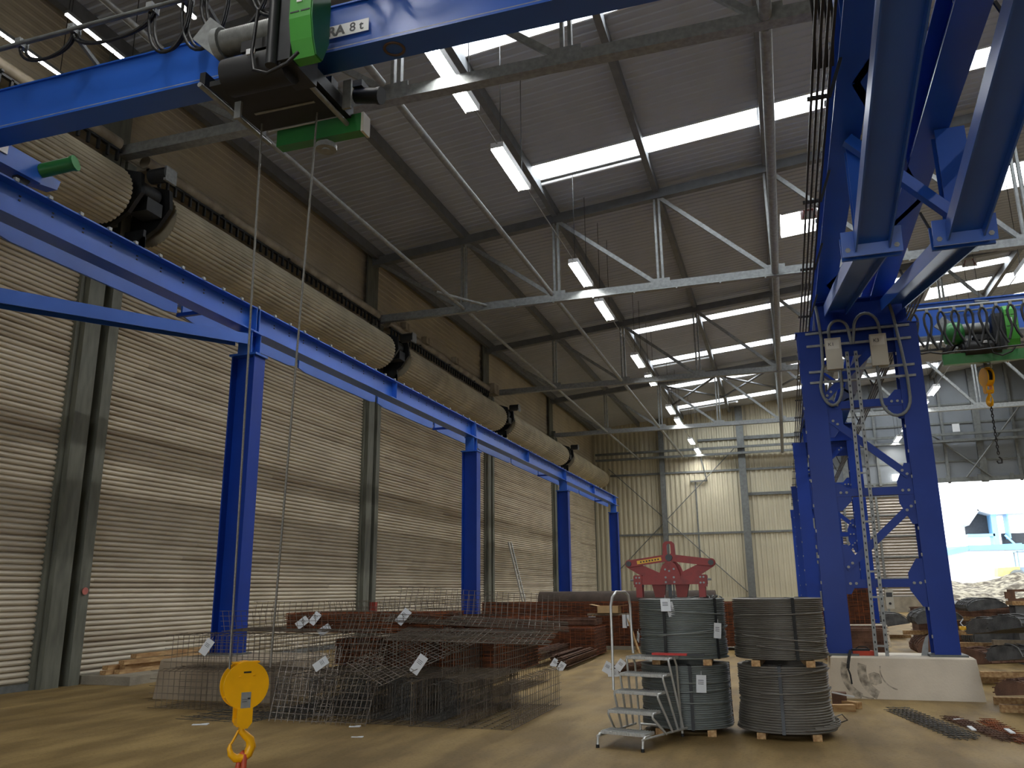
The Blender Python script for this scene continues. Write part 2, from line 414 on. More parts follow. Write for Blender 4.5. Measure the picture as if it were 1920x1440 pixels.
for i, (a, b_) in enumerate((((-12.3, 10.6), (-2.7, 1.4)), ((-12.2, 2.6), (-2.9, 11.6)), ((9.3, 12.6), (13.5, 8.7)), ((12.0, 8.7), (16.5, 14.2)))):
    mb = MB(); yb_ = YE - (.2, .28, .34, .48)[i]; mb.tube([(a[0], yb_, a[1]), (b_[0], yb_, b_[1])], .035 if i < 2 else .06, 6)
    tag(mb.build('wind_brace', GALVD), ['thin diagonal brace falling to the right on the cream gable wall', 'thin diagonal brace rising to the right on the cream gable wall',
        'grey diagonal brace falling to the right over the open gateway', 'grey diagonal brace rising to the right over the open gateway'][i], 'brace', 'gable wall braces')
mb = MB(); mb.tube([(-5.35, YE - .2, 11.1), (-5.0, YE - .2, 9.35), (-6.1, YE - .2, 9.35), (-6.1, YE - .2, 9.25)], .06, 6); mb.bb(-6.2, -5.0, YE - .25, YE - .12, 9.3, 9.4)
tag(mb.build('duct_pipe', GALVD), 'cranked thin pipe on the cream gable wall under the farthest lamp', 'pipe')
o = tag(MB().bb(7.5, 7.95, YE - .3, YE - .05, 8.75, 9.15).build('wall_lamp', GLOWSQ), 'small glowing square lamp on the gable wall above the louvres', 'lamp')
o = tag(MB().bb(11.6, 12.05, YE - .26, YE - .23, 11.85, 12.4).build('notice_board', SIGN), 'small white notice fixed high above the open gateway', 'sign')

# ------------------------------------------------------------------ left wall: shutters, posts, pipes
BY = [.6] + TY + [61.5]
def shutter(i, y0, y1):
    o = stroot('door_%d' % (i + 1), (XW, y0, 0), 'grey beige roller shutter between wall posts')
    L = y1 - y0; mb = MB(); pr = []
    for k in range(int(9.3 / PITCH)):
        z = .02 + k * PITCH
        for dz, dx in ((0, -.03), (.15, -.03), (.17, .012), (.32, .032), (.55, .04), (.68, .036), (.82, .022), (.97, -.002)): pr.append((dx, z + dz * PITCH))
    n = len(pr); vs = [(dx, yy, z) for yy in (0, L) for dx, z in pr]
    mb.add(vs, [(j + 1, j, n + j, n + j + 1) for j in range(n - 1)]); mb.build('curtain', CURT, o)
    # the rolled-up part of the curtain: a ribbed drum
    mb = MB(); N = 36; P = []
    for k in range(N):
        a = 2 * PI * k / N
        for da, r in ((0, .6), (.15, .625), (.5, .64), (.85, .625)):
            t = a + da * 2 * PI / N; P.append((r * math.cos(t), r * math.sin(t)))
    mb.prism(P, (.62, .22, 9.72), (1, 0, 0), (0, 0, 1), (0, L - .44, 0)); mb.build('drum', CLADR, o)
    MB().bb(.0, .06, 0, L, 0, .12).build('bottom_rail', GALVD, o)
    mb = MB()
    for yy in (.02, L - .12): mb.bb(-.02, .1, yy, yy + .1, 0, 9.1)
    mb.build('guide_rail', POSTM, o)
CLADR = pm('shutter roll slats', (198, 190, 166), .5, .1, .3, 1.2, stretch=(.3, 1, 1))
YS = [.6 - 12.2] + BY
for i in range(5): shutter(i, BY[i] + .42, BY[i + 1] - .45)
WHO = ['nearest the camera', 'second from the camera', 'third from the camera', 'fourth from the camera']
for i, y in enumerate(TY):
    o = thing('wall_post', 'grey green steel wall post between roller shutters, ' + WHO[i], 'post', (XW + .1, y, 0), 0, 'wall posts between the shutters')
    mb = MB(); mb.bb(-.15, .12, -.46, -.06, 0, 11.0); mb.build('flange', POSTM, o)
    mb = MB(); mb.bb(-.15, .12, .16, .42, 0, 11.0); mb.build('flange', POSTM, o)
    mb = MB(); mb.bb(-.2, -.14, -.4, .4, 0, 13.7); mb.bb(-.14, .1, -.02, .1, 9.4, 11.4); mb.build('web', POSTM, o)
    # drive gear of the shutters
    t = thing('shutter_drive', 'dark shutter drive motor on a bracket on the wall post ' + WHO[i], 'motor', (XW + .36, y, 9.3), 0, 'shutter drives')
    mb = MB(); mb.prism([(0, 1.2), (.1, 1.25), (.95, .95), (1.0, .5), (.7, .1), (.25, -.15), (0, -.4)], (-.1, .4, 0), (1, 0, 0), (0, 0, 1), (0, .1, 0))
    mb.prism([(0, 1.2), (.1, 1.25), (.95, .95), (1.0, .5), (.7, .1), (.25, -.15), (0, -.4)], (-.1, -.45, 0), (1, 0, 0), (0, 0, 1), (0, .1, 0)); mb.build('bracket', DARK, t)
    mb = MB(); mb.cyl((.55, -.35, .75), (.55, .3, .75), .2, 14); mb.bb(.3, .8, -.15, .3, .25, .55); mb.cyl((.9, -.2, .95), (1.35, -.2, .95), .16, 12); mb.build('motor', DARK, t)
    MB().bb(1.3, 1.36, -.3, .02, .78, 1.1).build('end_cover', GALV, t)
    mb = MB(); mb.bb(.12, .62, .03, .1, -.75, -.1); mb.prism([(0, 0), (.5, 0), (.5, .5)], (.12, .03, -.75), (1, 0, 0), (0, 0, 1), (0, .08, 0)); mb.build('stop_plate', DARK, t)
for i in range(3):
    y0, y1 = TY[0] + .2 + (i - 1) * 12.15 + .3, TY[0] + i * 12.15 - .3
    if i == 0: y0 = 4
    if i == 2: y1 = 36.2
    nm = ['behind the bridge girder', 'in the middle of the wall', 'at its far end'][i]
    o = thing('duct_pipe', 'pale grey pipe above the shutter drums, length ' + nm, 'pipe', (XW + .35, y0, 11.15), 0, 'pipe along the side wall')
    mb = MB(); mb.tube([(0, 0, 0), (0, y1 - y0, 0)], .15, 12); mb.build('pipe', WHITEP, o)
    y = 2.6
    while y < y1 - y0: MB().bb(-.3, .17, y - .03, y + .03, -.18, -.14).build('clip', DARK, o); y += 3.0
    t = thing('cable_tray', 'dark slotted cable tray under the pale wall pipe, length ' + nm, 'cable tray', (XW + .35, y0, 10.83), 0, 'cable tray along the side wall')
    mb = MB(); mb.bb(-.3, .12, 0, y1 - y0, .1, .13); mb.bb(-.28, -.24, 0, y1 - y0, -.12, .1); mb.build('tray', WHITEP, t)
    mb = MB(); y = .1
    while y < y1 - y0: mb.bb(.08, .14, y, y + .05, -.14, .12); y += .26
    mb.bb(.06, .14, 0, y1 - y0, .09, .14); mb.build('slotted_rim', DARK, t)
tag(MB().bb(-.2, .25, -.35, .35, -.25, .25).build('junction_box', WHITEP, None, (0, 0, 0)), 'pale box at the far end of the wall pipe', 'box').location = (XW + .45, 36.6, 11.15)
for q, yy in enumerate((26.6, 28.5, 31.6)):
    o = tag(MB().bb(-.1, .14, -.16, .16, -.12, .16).build('pipe_fitting', WHITEP), 'small white fitting on the wall pipe past the second post, %s from the post' % ORD[q], 'fitting', 'fittings on the wall pipe'); o.location = (XW + .5, yy, 11.27)
# fire hose sign on the second post, sensor on the first
tag(MB().cyl((0, 0, 0), (.02, 0, 0), .07, 16).build('round_sign', pm('faded red sign', (206, 122, 112), .6)), 'small round pinkish sign on the near wall post', 'sign').location = (XW + .23, 13.15, 1.75)
tag(MB().bb(0, .2, -.08, .08, 0, .34).build('switch_box', pm('red and white switch', (150, 52, 40), .5)), 'small red box low on the second wall post', 'box').location = (XW + .22, 25.15, 1.0)

# ------------------------------------------------------------------ roof steel
NODE = [-13.2, -9.85, -6.5, -3.05, .45, 3.9, 7.3, 10.75, 14.2]
for i, y in enumerate(TY):
    o = thing('roof_truss', 'grey steel roof truss across the hall, ' + WHO[i], 'truss', (0, y, 11), 0, 'roof trusses')
    mb = MB(); mb.beam((-13.2, 0, .12), (XR, 0, .12), .24, .24); mb.build('bottom_chord', TRUSS, o)
    if i == 1:
        mb = MB(); mb.tube([(-13, -.15, -.03), (6, -.15, -.03)], .02, 6)
        for q in range(13): mb.box((-12 + 1.35 * q, -.15, -.05), (.05, .06, .06))
        mb.build('cable_line', GALV, o)
    mb = MB(); mb.beam((-13.4, 0, roofz(-13.4) - 11.42), (XR, 0, roofz(XR) - 11.42), .26, .3); mb.build('top_chord', TRUSSD, o)
    for k, x in enumerate(NODE[1:]):
        mb = MB(); h = roofz(x) - 11.5
        for s in (-1, 1): mb.bb(x + s * .075 - .035, x + s * .075 + .035, -.06, .06, .1, h)
        mb.build('vertical', TRUSS, o)
    for a, b_ in zip(NODE, NODE[1:]):
        mb = MB(); mb.beam((a + .12, 0, roofz(a) - 11.55), (b_ - .12, 0, .2), .1, .13); mb.build('diagonal', TRUSS, o)
    for x in NODE[1:]: MB().bb(x - .3, x + .3, -.125, -.105, .02, .34).build('gusset_plate', TRUSS, o)
for k, x in enumerate(NODE):
    mb = MB(); mb.bb(-.09, .09, YB + .05, YE - .14, -.36, -.02)
    o = mb.build('purlin', TRUSSD); o.location = (x, 0, roofz(x))
    tag(o, 'dark rafter under the roof sheets running down the hall, ' + ORD[k] + ' from the shutter wall', 'rafter', 'rafters')
for k, (x, r, nm) in enumerate(((-9.8, .06, 'thin dark tie tube nearest the shutter wall'), (-6.55, .075, 'tie tube beside the row of hanging lamps'), (.45, .11, 'thick tie tube beside the blue crane columns'))):
    for j in range(5):
        y0 = (TY[j - 1] if j else .7) + .14; y1 = (TY[j] if j < 4 else YE - .5) - (.5 if k == 1 else .14)
        mb = MB(); mb.tube([(0, 0, 0), (0, y1 - y0, 0)], r, 10); o = mb.build('tie_tube', TRUSS); o.location = (x, y0, 11.1)
        tag(o, nm + ', ' + (ORD[j] + ' bay from the camera'), 'tube', 'tie tubes between the trusses')
mb = MB(); mb.tube([(0, 0, 0), (2.3, 0, -.02)], .05, 8); o = mb.build('tie_strut', TRUSS); o.location = (-10.1, 23.2, 11.15); o.rotation_euler = (0, 0, 1.0)
tag(o, 'short slanting strut between the second truss and the wall side tie tube', 'tube')
for k, (a, b_) in enumerate(((-6.5, -3.05), (-3.05, -6.5), (-3.05, .45), (.45, -3.05), (.45, 3.9), (3.9, .45))):
    mb = MB(); z0, z1 = roofz(a) - .55, roofz(b_) - .55
    mb.tube([(a, 49.6, z0), (b_, 55.6, z1)], .07, 6)
    tag(mb.build('roof_brace', TRUSSD), 'crossed roof brace past the fourth truss, ' + ORD[k] + ' bar from the left', 'brace', 'crossed roof braces')
for k, (y, x0, x1) in enumerate(((23.05, -6.6, -3.1), (46.75, -6.5, -3.1), (59.6, -6.4, -2.4))):
    mb = MB(); mb.tube([(x0, y, roofz(x0) - .12), (x1, y, roofz(x1) - .12)], .055, 8); mb.box((x1 + .05, y, roofz(x1) - .12), (.14, .16, .16))
    tag(mb.build('opener_tube', SIGN), 'white tube along the lower edge of the skylight strip, ' + ['nearest', 'middle', 'farthest'][k] + ' one', 'tube', 'white tubes at the skylights')
for k, x in enumerate((1.9, 8.9)):
    o = thing('warning_sign', ['red and white sign hanging at the roof vent beside the crane column', 'red and white sign hanging at the right hand roof vent'][k], 'sign', (x, 29.75 + k * 9, roofz(x) - .1), 0, 'signs at the roof vents')
    MB().bb(-.3, .3, 0, .02, -.3, .5).build('board', SIGN, o)
    mb = MB()
    for s in (-1, 1): mb.beam((s * .22, -.012, -.25), (s * .02, -.012, .45), .02, .1, (0, 1, 0))
    mb.beam((-.2, -.012, .05), (.2, -.012, .05), .02, .1, (0, 1, 0)); mb.build('red_mark', RED, o)

# ------------------------------------------------------------------ hanging lamps
LY = [(-9.3, -7.2), (-5.7, -3.6), (1.4, 3.5), (5.0, 7.1), (12.06, 14.03), (15.67, 17.7), (22.7, 24.8), (26.35, 28.5), (33.4, 35.6), (37.0, 39.2), (44.2, 46.4), (47.8, 50.0), (54.9, 57.1), (59.0, 61.2)]
def lamp_proto():
    o = thing('pendant_lamp', 'x', 'lamp')
    mb = MB(); mb.bb(-.15, .15, -1.05, 1.05, .1, .17); mb.bb(-.155, -.145, -1.05, 1.05, .0, .1); mb.bb(.145, .155, -1.05, 1.05, .0, .1); mb.bb(-.15, .15, -1.06, -1.05, .04, .17); mb.bb(-.15, .15, 1.05, 1.06, .04, .17); mb.build('housing', SIGN, o)
    mb = MB(); mb.bb(-.1, .1, -1.03, 1.03, .085, .1); mb.build('diffuser', LAMPE, o)
    for y in (-.8, .8): MB().rod((0, y, .17), (0, y, 3.1), .012).build('hanger', DARK, o)
    return o
lp = lamp_proto(); first = True; n = 0
for row, (x, nm) in enumerate(((-5.37, 'in the left row'), (7.9, 'in the right aisle row'))):
    for j, (a, b_) in enumerate(LY):
        if row and j in (4, 5): pass
        lab = 'bright hanging lamp ' + nm + ', ' + ('behind the camera, ' if b_ < 9 else '') + (ORD[j - 4] + ' one from the camera' if b_ > 9 else ORD[j] + ' from the back')
        loc = (x, (a + b_) / 2, 11.28)
        if first: lp.location = loc; lp['label'] = lab; lp['group'] = 'hanging lamps'; first = False
        else: dup(lp, loc, 0, lab, 'hanging lamps')
    mb = MB(); mb.tube([(x, -10, 11.42), (x, 61.2, 11.42)], .018, 6)
    tag(mb.build('lamp_cable', GALV), 'thin supply line joining the hanging lamps ' + nm, 'cable')
for k, (x, y0, y1) in enumerate(((-12.4, 8.5, 10.5), (-10.9, 9.1, 10.7), (-8.9, 8.9, 9.9))):
    o = thing('strip_lamp', 'slim bright strip lamp above the left end of the bridge girder, ' + ['leftmost', 'middle', 'rightmost'][k], 'lamp', (x, y0, 11.3), 0, 'slim strip lamps')
    L = y1 - y0; MB().bb(-.04, .04, 0, L, .03, .09).build('housing', GALVD, o)
    mb = MB(); y = 0
    while y < L - .1: mb.bb(-.03, .03, y, min(L, y + .34), 0, .03); y += .37
    mb.build('diffuser', STRIPE, o)
    for y in (.1, L - .1): MB().rod((0, y, .09), (0, y, 2.3), .01).build('hanger', DARK, o)
# ------------------------------------------------------------------ crane runways and columns
LX = -9.6
CY_L = [13.0, 25.15, 37.2, 49.2]
CY_R = [15.0, 27.1, 39.2, 51.3]
def runway(name, lab, x, y0, y1, side):
    o = thing(name, lab, 'crane rail beam', (x, y0, 6.62), 0, 'crane runway beams'); L = y1 - y0
    mb = MB(); mb.ibeam((0, 0, .25), (0, L, .25), .32, .5, .024, .016); mb.build('beam', BLUE, o)
    mb = MB(); mb.bb(-.035, .035, 0, L, .5, .56); mb.build('rail', GALVD, o)
    mb = MB(); y = .3
    while y < L: mb.box((side * .15, y, .515), (.05, .06, .05)); mb.box((-side * .15, y, .515), (.05, .06, .05)); y += .55
    mb.build('rail_clip', GALV, o)['kind'] = 'stuff'
    mb = MB(); y = .5
    while y < L:
        for dz in (.27, .33): mb.box((side * .012, y, dz + .06), (.014, .03, .02))
        y += .55
    mb.build('bolt_row', DARK, o)['kind'] = 'stuff'
    y = 1.0
    while y < L: MB().bb(-.15, .15, y - .006, y + .006, .03, .47).build('stiffener', BLUE, o); y += 12.1
    return o
runway('crane_runway', 'blue crane rail beam along the roller shutter wall', LX, -6, 50.2, 1)
runway('crane_runway', 'dark blue crane rail beam on the column tops, the one nearer the hanging lamps', 1.05, -6, 52.2, -1)
runway('crane_runway', 'blue crane rail beam on the column tops, the one facing the right hand aisle', 1.97, -6, 52.2, -1)
o = thing('surge_girder', 'row of blue edge plates on the wall side of the crane beam', 'girder', (LX - 1.0, -4, 6.8))
mb = MB(); y = 0
while y < 53.5: mb.prism([(0, .05), (.3, 0), (3.6, 0), (3.9, .05), (3.9, .28), (0, .28)], (-.02, y, 0), (0, 1, 0), (0, 0, 1), (.04, 0, 0)); mb.bb(-.16, .02, y, y + 3.85, .26, .28); y += 4.05
mb.build('edge_plate', BLUE, o)
mb = MB(); y = 4.05
while y < 53.5: mb.bb(0, .85, y - .14, y - .06, -.02, .05); y += 12.15
mb.build('tie_arm', BLUED, o)

PED = pm('painted plinth concrete', (222, 212, 194), .75, 0, .12, 2, .15, 30)
PEDL = pm('brownish plinth concrete', (150, 136, 116), .8, 0, .2, 2, .15, 30)
def plinth(x0, x1, y0, y1, lab):
    o = thing('concrete_plinth', lab, 'plinth', ((x0 + x1) / 2, (y0 + y1) / 2, 0), 0, 'concrete plinths'); a, b_ = (x1 - x0) / 2, (y1 - y0) / 2
    mb = MB(); t = .05
    vs = [(i * (a - (t if k else 0)), j * (b_ - (t if k else 0)), .6 * k) for k in (0, 1) for i, j in ((-1, -1), (1, -1), (1, 1), (-1, 1))]
    vs += [(i * (a - t - .03), j * (b_ - t - .03), .625) for i, j in ((-1, -1), (1, -1), (1, 1), (-1, 1))]
    mb.add(vs, [(0, 1, 5, 4), (1, 2, 6, 5), (2, 3, 7, 6), (3, 0, 4, 7), (4, 5, 9, 8), (5, 6, 10, 9), (6, 7, 11, 10), (7, 4, 8, 11), (8, 9, 10, 11), (3, 2, 1, 0)])
    mb.build('block', PED if x0 > 0 else PEDL, o); return o
for i, y in enumerate(CY_L): plinth(-10.15, -7.9 if i == 0 else -9.1, y - (1.15 if i == 0 else .5), y + (.7 if i == 0 else .5), 'pale concrete plinth under the blue column of the shutter side, ' + WHO[i])
PL = []
for i, y in enumerate(CY_R): PL.append(plinth(.5, 2.68, y - .42, y + .6, 'white painted concrete plinth under the twin leg blue column, ' + WHO[i]))
# tyre smudges and a hanging strap on the near plinth
mb = MB()
def arc(cx, cz, r0, r1, a0, a1, n=10):
    P = [(cx + r1 * math.cos(a0 + (a1 - a0) * k / n), cz + r1 * math.sin(a0 + (a1 - a0) * k / n)) for k in range(n + 1)]
    Q = [(cx + r0 * math.cos(a0 + (a1 - a0) * k / n), cz + r0 * math.sin(a0 + (a1 - a0) * k / n)) for k in range(n + 1)]
    return P + Q[::-1]
for cx, cz, r0, r1, a0, a1 in ((.02, .38, .33, .43, 2.75, 4.3), (.02, .38, .36, .38, 4.2, 4.75), (.3, .4, .33, .46, 2.85, 4.2), (.45, .42, .27, .29, 2.9, 4.5)):
    mb.prism([(p, q) for p, q in arc(cx - .5, cz, r0, r1, a0, a1)], (0, -.512, 0), (1, 0, .0), (0, .083, 1), (0, .012, 0))
mb.prism([(-.42 + .1 * math.cos(t * .8) * (1 + .3 * math.sin(3 * t)), .3 + .1 * math.sin(t * .8)) for t in range(8)], (0, -.512, 0), (1, 0, 0), (0, .083, 1), (0, .012, 0))
mb.build('tyre_smudge', pm('grey smudge', (130, 123, 112), .9, 0, .35, 13, rgb2=(212, 202, 184), lo=.3, hi=.68), PL[0])
mb = MB(); P = [(.86, 14.55, .72), (.83, 14.53, .64), (.8, 14.51, .52), (.79, 14.51, .45), (.815, 14.51, .36), (.825, 14.51, .22)]
for a, b_ in zip(P, P[1:]): mb.beam(a, b_, .045 if a[2] > .5 else .025, .012, (0, 1, 0))
tag(mb.build('strap', BLACK, None, (.83, 14.52, .2)), 'black strap hanging over the white plinth edge', 'strap')

def column_left(i, y):
    o = thing('crane_column', 'single blue steel column of the crane beam at the shutter side, ' + WHO[i], 'column', (LX, y, .625), 0, 'shutter side crane columns')
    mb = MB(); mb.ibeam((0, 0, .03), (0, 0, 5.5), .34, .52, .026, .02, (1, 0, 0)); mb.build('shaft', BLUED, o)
    MB().bb(-.32, .32, -.26, .26, 0, .03).build('base_plate', GALVD, o)
    mb = MB(); mb.bb(-.3, .3, -.2, .2, 5.5, 5.54); mb.ibeam((0, 0, 5.54), (0, 0, 5.97), .3, .3, .02, .02, (0, 1, 0)); mb.bb(-.19, .19, -.15, .15, 5.97, 5.995); mb.build('head', BLUE, o)
    mb = MB()
    for s in (-1, 1): mb.bb(-.16, .16, s * .05 - .008, s * .05 + .008, 6.02, 6.47)
    mb.build('web_stiffener', BLUE, o); return o
for i, y in enumerate(CY_L): column_left(i, y)
tag(MB().ibeam((LX, 12.75, 6.42), (LX, 7.05, 5.4), .2, .34, .018, .014, (1, 0, 0)).build('runway_brace', BLUE, None, (LX, 12.75, 6.42)), 'blue slanting brace running down from the nearest shutter side column', 'brace', 'runway braces')
tag(MB().ibeam((LX, 6.75, 5.4), (LX, 1.1, 6.42), .2, .34, .018, .014, (1, 0, 0)).build('runway_brace', BLUE, None, (LX, 6.75, 5.4)), 'blue slanting brace rising to the column behind the camera on the shutter side', 'brace', 'runway braces')
tag(MB().ibeam((LX, 6.9, 5.35), (LX, 6.9, 6.6), .2, .2, .014, .012, (1, 0, 0)).build('runway_hanger', BLUE, None, (LX, 6.9, 5.35)), 'short blue hanger under the shutter side crane beam', 'hanger')

def column_right():
    o = thing('crane_column', 'x', 'column')
    for x in (.72, 2.28):
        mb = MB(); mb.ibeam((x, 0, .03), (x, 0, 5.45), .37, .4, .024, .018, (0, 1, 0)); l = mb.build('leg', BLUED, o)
        MB().bb(x - .27, x + .27, -.3, .3, 0, .03).build('base_plate', GALVD, l)
        mb = MB()
        for z in [.3 + .42 * k for k in range(12)]: mb.box((x - .19, -.195, z), (.02, .02, .05))
        mb.build('bolt_row', GALV, l)
    mb = MB(); mb.ibeam((.86, 0, 5.72), (2.36, 0, 5.72), .42, .54, .024, .02); mb.bb(.5, 2.5, -.2, .2, 5.44, 5.46)
    for x in (1.05, 1.97): mb.ibeam((x, 0, 5.96), (x, 0, 5.995), .3, .34); mb.bb(x - .16, x + .16, -.01, .01, 5.47, 5.97)
    mb.bb(.52, 2.48, -.02, .02, 5.0, 5.46)
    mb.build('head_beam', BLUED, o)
    for z in (4.1, 2.6, 1.12):
        mb = MB(); mb.beam((.8, -.17, z), (2.2, -.17, z), .012, .13); mb.beam((.8, -.1, z - .06), (2.2, -.1, z - .06), .14, .012); t = mb.build('tie_bar', BLUED, o)
        for x in (.98, 1.07, 1.93, 2.02): MB().cyl((x, -.165, z), (x, -.2, z), .024, 6).build('bolt', GALV, t)
    for a, b_ in (((.95, 3.85), (2.05, 2.84)), ((2.05, 2.36), (.95, 1.36)), ((.9, 4.25), (1.95, 5.25))):
        mb = MB(); mb.beam((a[0], -.19, a[1]), (b_[0], -.19, b_[1]), .012, .12); mb.beam((a[0], -.13, a[1] - .02), (b_[0], -.13, b_[1] - .02), .12, .012); t = mb.build('diagonal_bar', BLUED, o)
        d = V((b_[0] - a[0], 0, b_[1] - a[1])).normalized() * .09
        for p, s in ((a, 1), (b_, -1)):
            for q in (.4, 1.4): MB().cyl((p[0] + d.x * s * q, -.19, p[1] + d.z * s * q), (p[0] + d.x * s * q, -.215, p[1] + d.z * s * q), .024, 6).build('bolt', GALV, t)
    for s, x, z0, z1, ch in ((1, .9, 3.55, 4.2, 0), (-1, 2.1, 2.05, 3.05, 1), (1, .9, .95, 1.75, 0), (-1, 2.1, .75, 1.5, 1), (-1, 2.1, 3.8, 4.3, 1), (1, .9, 2.3, 2.75, 0)):
        mb = MB(); m = (z0 + z1) / 2; hh = (z1 - z0) / 2
        mb.prism([(0, -hh), (s * .08, -hh), (s * .24, -hh * .3), (s * .24, hh * .4), (s * .1, hh), (0, hh)], (x, -.165, m), (1, 0, 0), (0, 0, 1), (0, .014, 0)); mb.build('gusset_plate', BLUED, o)
    return o
cr = column_right()
for i, y in enumerate(CY_R):
    lab = 'twin leg blue lattice column carrying the two middle crane beams, ' + WHO[i]
    if i == 0: cr.location = (0, y, .625); cr['label'] = lab; cr['group'] = 'twin leg crane columns'
    else: dup(cr, (0, y, .625), 0, lab, 'twin leg crane columns')
for x, nm in ((1.2, 'the lamp side beam'), (2.12, 'the aisle side beam')):
    J = (9.3, 5.38)
    for k, (ye, w_) in enumerate(((14.8, 'from the near column down to the joint'), (3.6, 'from the joint up towards the camera'))):
        s = 1 if ye > 9 else -1
        o = thing('runway_brace', 'blue brace under %s, sloping %s' % (nm, w_), 'brace', (x, J[0], J[1]), 0, 'runway braces')
        mb = MB(); mb.ibeam((0, s * .1, 0), (0, ye - J[0], 1.05), .2, .36, .018, .014, (1, 0, 0)); mb.build('bar', BLUE, o)
        mb = MB(); mb.beam((0, s * .06, -.13), (0, s * .1, .15), .62, .03, (0, 1, 0)); pl = mb.build('end_plate', BLUE, o)
        for xx in (-.25, .25):
            for z in (-.06, .1): MB().cyl((xx, s * .06 - .03, z), (xx, s * .06 + .04, z), .03, 6).build('bolt', GALV, pl)
    o = thing('runway_hanger', 'blue hanger plate between brace joint and %s' % nm, 'hanger', (x, 9.3, 5.4), 0, 'runway hangers')
    mb = MB(); mb.ibeam((0, 0, .12), (0, 0, 1.2), .3, .22, .016, .012, (0, 1, 0)); mb.build('bar', BLUE, o)
tag(MB().beam((1.05, 9.0, 6.55), (2.1, 9.2, 5.5), .1, .12).build('cross_strut', BLUE, None, (1.05, 9.0, 6.55)), 'blue slanting strut crossing between the two middle crane beams', 'strut')
mb = MB()
for k in range(9): mb.beam((1.08, -1 + 6 * k + 3, 6.66), (2.1, -1 + 6 * k, 6.66), .08, .08); mb.beam((1.08, -1 + 6 * k + 3, 6.66), (2.1, -1 + 6 * k + 6, 6.66), .08, .08)
tag(mb.build('lacing_frame', BLUED, None, (1.6, 0, 6.66)), 'zigzag blue lacing lying flat between the two middle crane beams', 'bracing')

# bare conductor bars beside the middle beams
for (x, z, nm) in ((.68, 6.2, 'on the lamp side'), (2.5, 6.45, 'on the right hand aisle side')):
    o = thing('conductor_bars', 'four dark thin conductor bars along the middle crane beams, ' + nm, 'conductor bars', (x, -5, z), 0, 'conductor bars'); sg = 1 if x < 1.5 else -1
    for k in range(4): mb = MB(); mb.bb(-.075 + .05 * k - .011, -.075 + .05 * k + .011, 0, 55, 0, .03); mb.build('bar', BLACK, o)
    for k in range(24): mb = MB(); mb.bb(-.11, .11, 1 + 2.3 * k, 1.04 + 2.3 * k, .03, .06); mb.beam((.1 * sg, 1.02 + 2.3 * k, .05), (.24 * sg, 1.02 + 2.3 * k, .45), .03, .03); mb.build('bracket', DARK, o)

# electrics on the near twin column
for k, (x, nm, z) in enumerate(((1.095, 'K1', 5.6), (1.815, 'K3', 5.6))):
    o = thing('junction_box', 'grey electrical box marked %s on the near twin leg column' % nm, 'electrical box', (x, 14.72, z), 0, 'marked electrical boxes')
    mb = MB(); mb.bb(-.125, .125, -.07, .05, -.27, .27); mb.bb(-.132, .132, -.09, -.07, -.277, .277); mb.build('case', BOXM, o)
    MB().bb(-.11, .1, -.0925, -.09, .08, .24).build('sticker', BOXL, o)
    text(nm, .085, INK, 'lettering', o, at(FRONT, (-.03, -.0935, .16)))
for k, (z, nm) in enumerate(((6.03, 'topmost'), (5.8, 'second from the top'), (5.33, 'third from the top'), (5.14, 'lowest'))):
    mb = MB(); mb.bb(-.84, .84, 0, .03, -.02, .02); o = mb.build('mounting_rail', GALV); o.location = (1.51, 14.77, z)
    tag(o, 'thin steel mounting rail across the near twin leg column, ' + nm, 'rail', 'mounting rails')
def arcpts(c, r, a0, a1, n=12, ry=None): return [V((c[0] + r * math.cos(a0 + (a1 - a0) * k / n), c[1], c[2] + (ry or r) * math.sin(a0 + (a1 - a0) * k / n))) for k in range(n + 1)]
yq = 14.68
for pts, lab in (([(.88, yq, 6.5), (.9, yq, 6.3), (.92, yq, 5.9), (.9, yq, 5.4)] + arcpts((1.0, yq, 5.05), .15 + .02, PI, 2 * PI, 10, .35) + [(1.17, yq, 5.3)], 'grey conduit looping down left of the box marked K1'),
                 ([(1.05, yq, 5.87)] + arcpts((1.21, yq, 6.0), .16, PI, .05, 10, .2) + [(1.4, yq, 5.75)], 'grey conduit arching over the box marked K1'),
                 ([(1.42, yq, 5.75)] + arcpts((1.66, yq, 6.0), .2, PI, 0, 10, .28) + [(1.87, yq, 5.87)], 'grey conduit arching over the box marked K3'),
                 ([(1.76, yq, 5.33), (1.76, yq, 5.05)] + arcpts((1.98, yq, 4.75), .22, PI, 2 * PI, 10, .3) + [(2.2, yq, 5.1), (2.16, yq, 5.6), (2.1, yq, 6.2), (2.05, yq, 6.5)], 'grey conduit looping down under the box marked K3')):
    mb = MB(); mb.tube(pts, .026, 8); tag(mb.build('flexible_conduit', CABLE, None, tuple(pts[0])), lab, 'conduit', 'conduit loops')
o = thing('cable_ladder', 'perforated steel cable ladder standing up between the legs of the near twin column', 'cable ladder', (1.32, 14.72, .63))
P0 = {-1: (-.08, 0, 0), 1: (.07, 0, 0)}
for s in (-1, 1):
    mb = MB(); mb.beam((s * .08, 0, 0), (s * .07 + .06, 0, 5.0), .055, .03, (0, 1, 0)); r_ = mb.build('side_rail', GALV, o)
    mb = MB(); z = .1
    while z < 4.95: f = z / 5; mb.box((s * .08 + f * (.06 - s * .01), -.017, z), (.02, .006, .035)); z += .11
    mb.build('slots', DARK, r_)['kind'] = 'stuff'
mb = MB()
for z in (.15, .9, 1.3, 2.1, 2.9, 3.7, 4.5): mb.bb(-.08 + z * .012, .08 + z * .012, -.012, .012, z - .015, z + .015)
mb.build('rung', GALV, o)
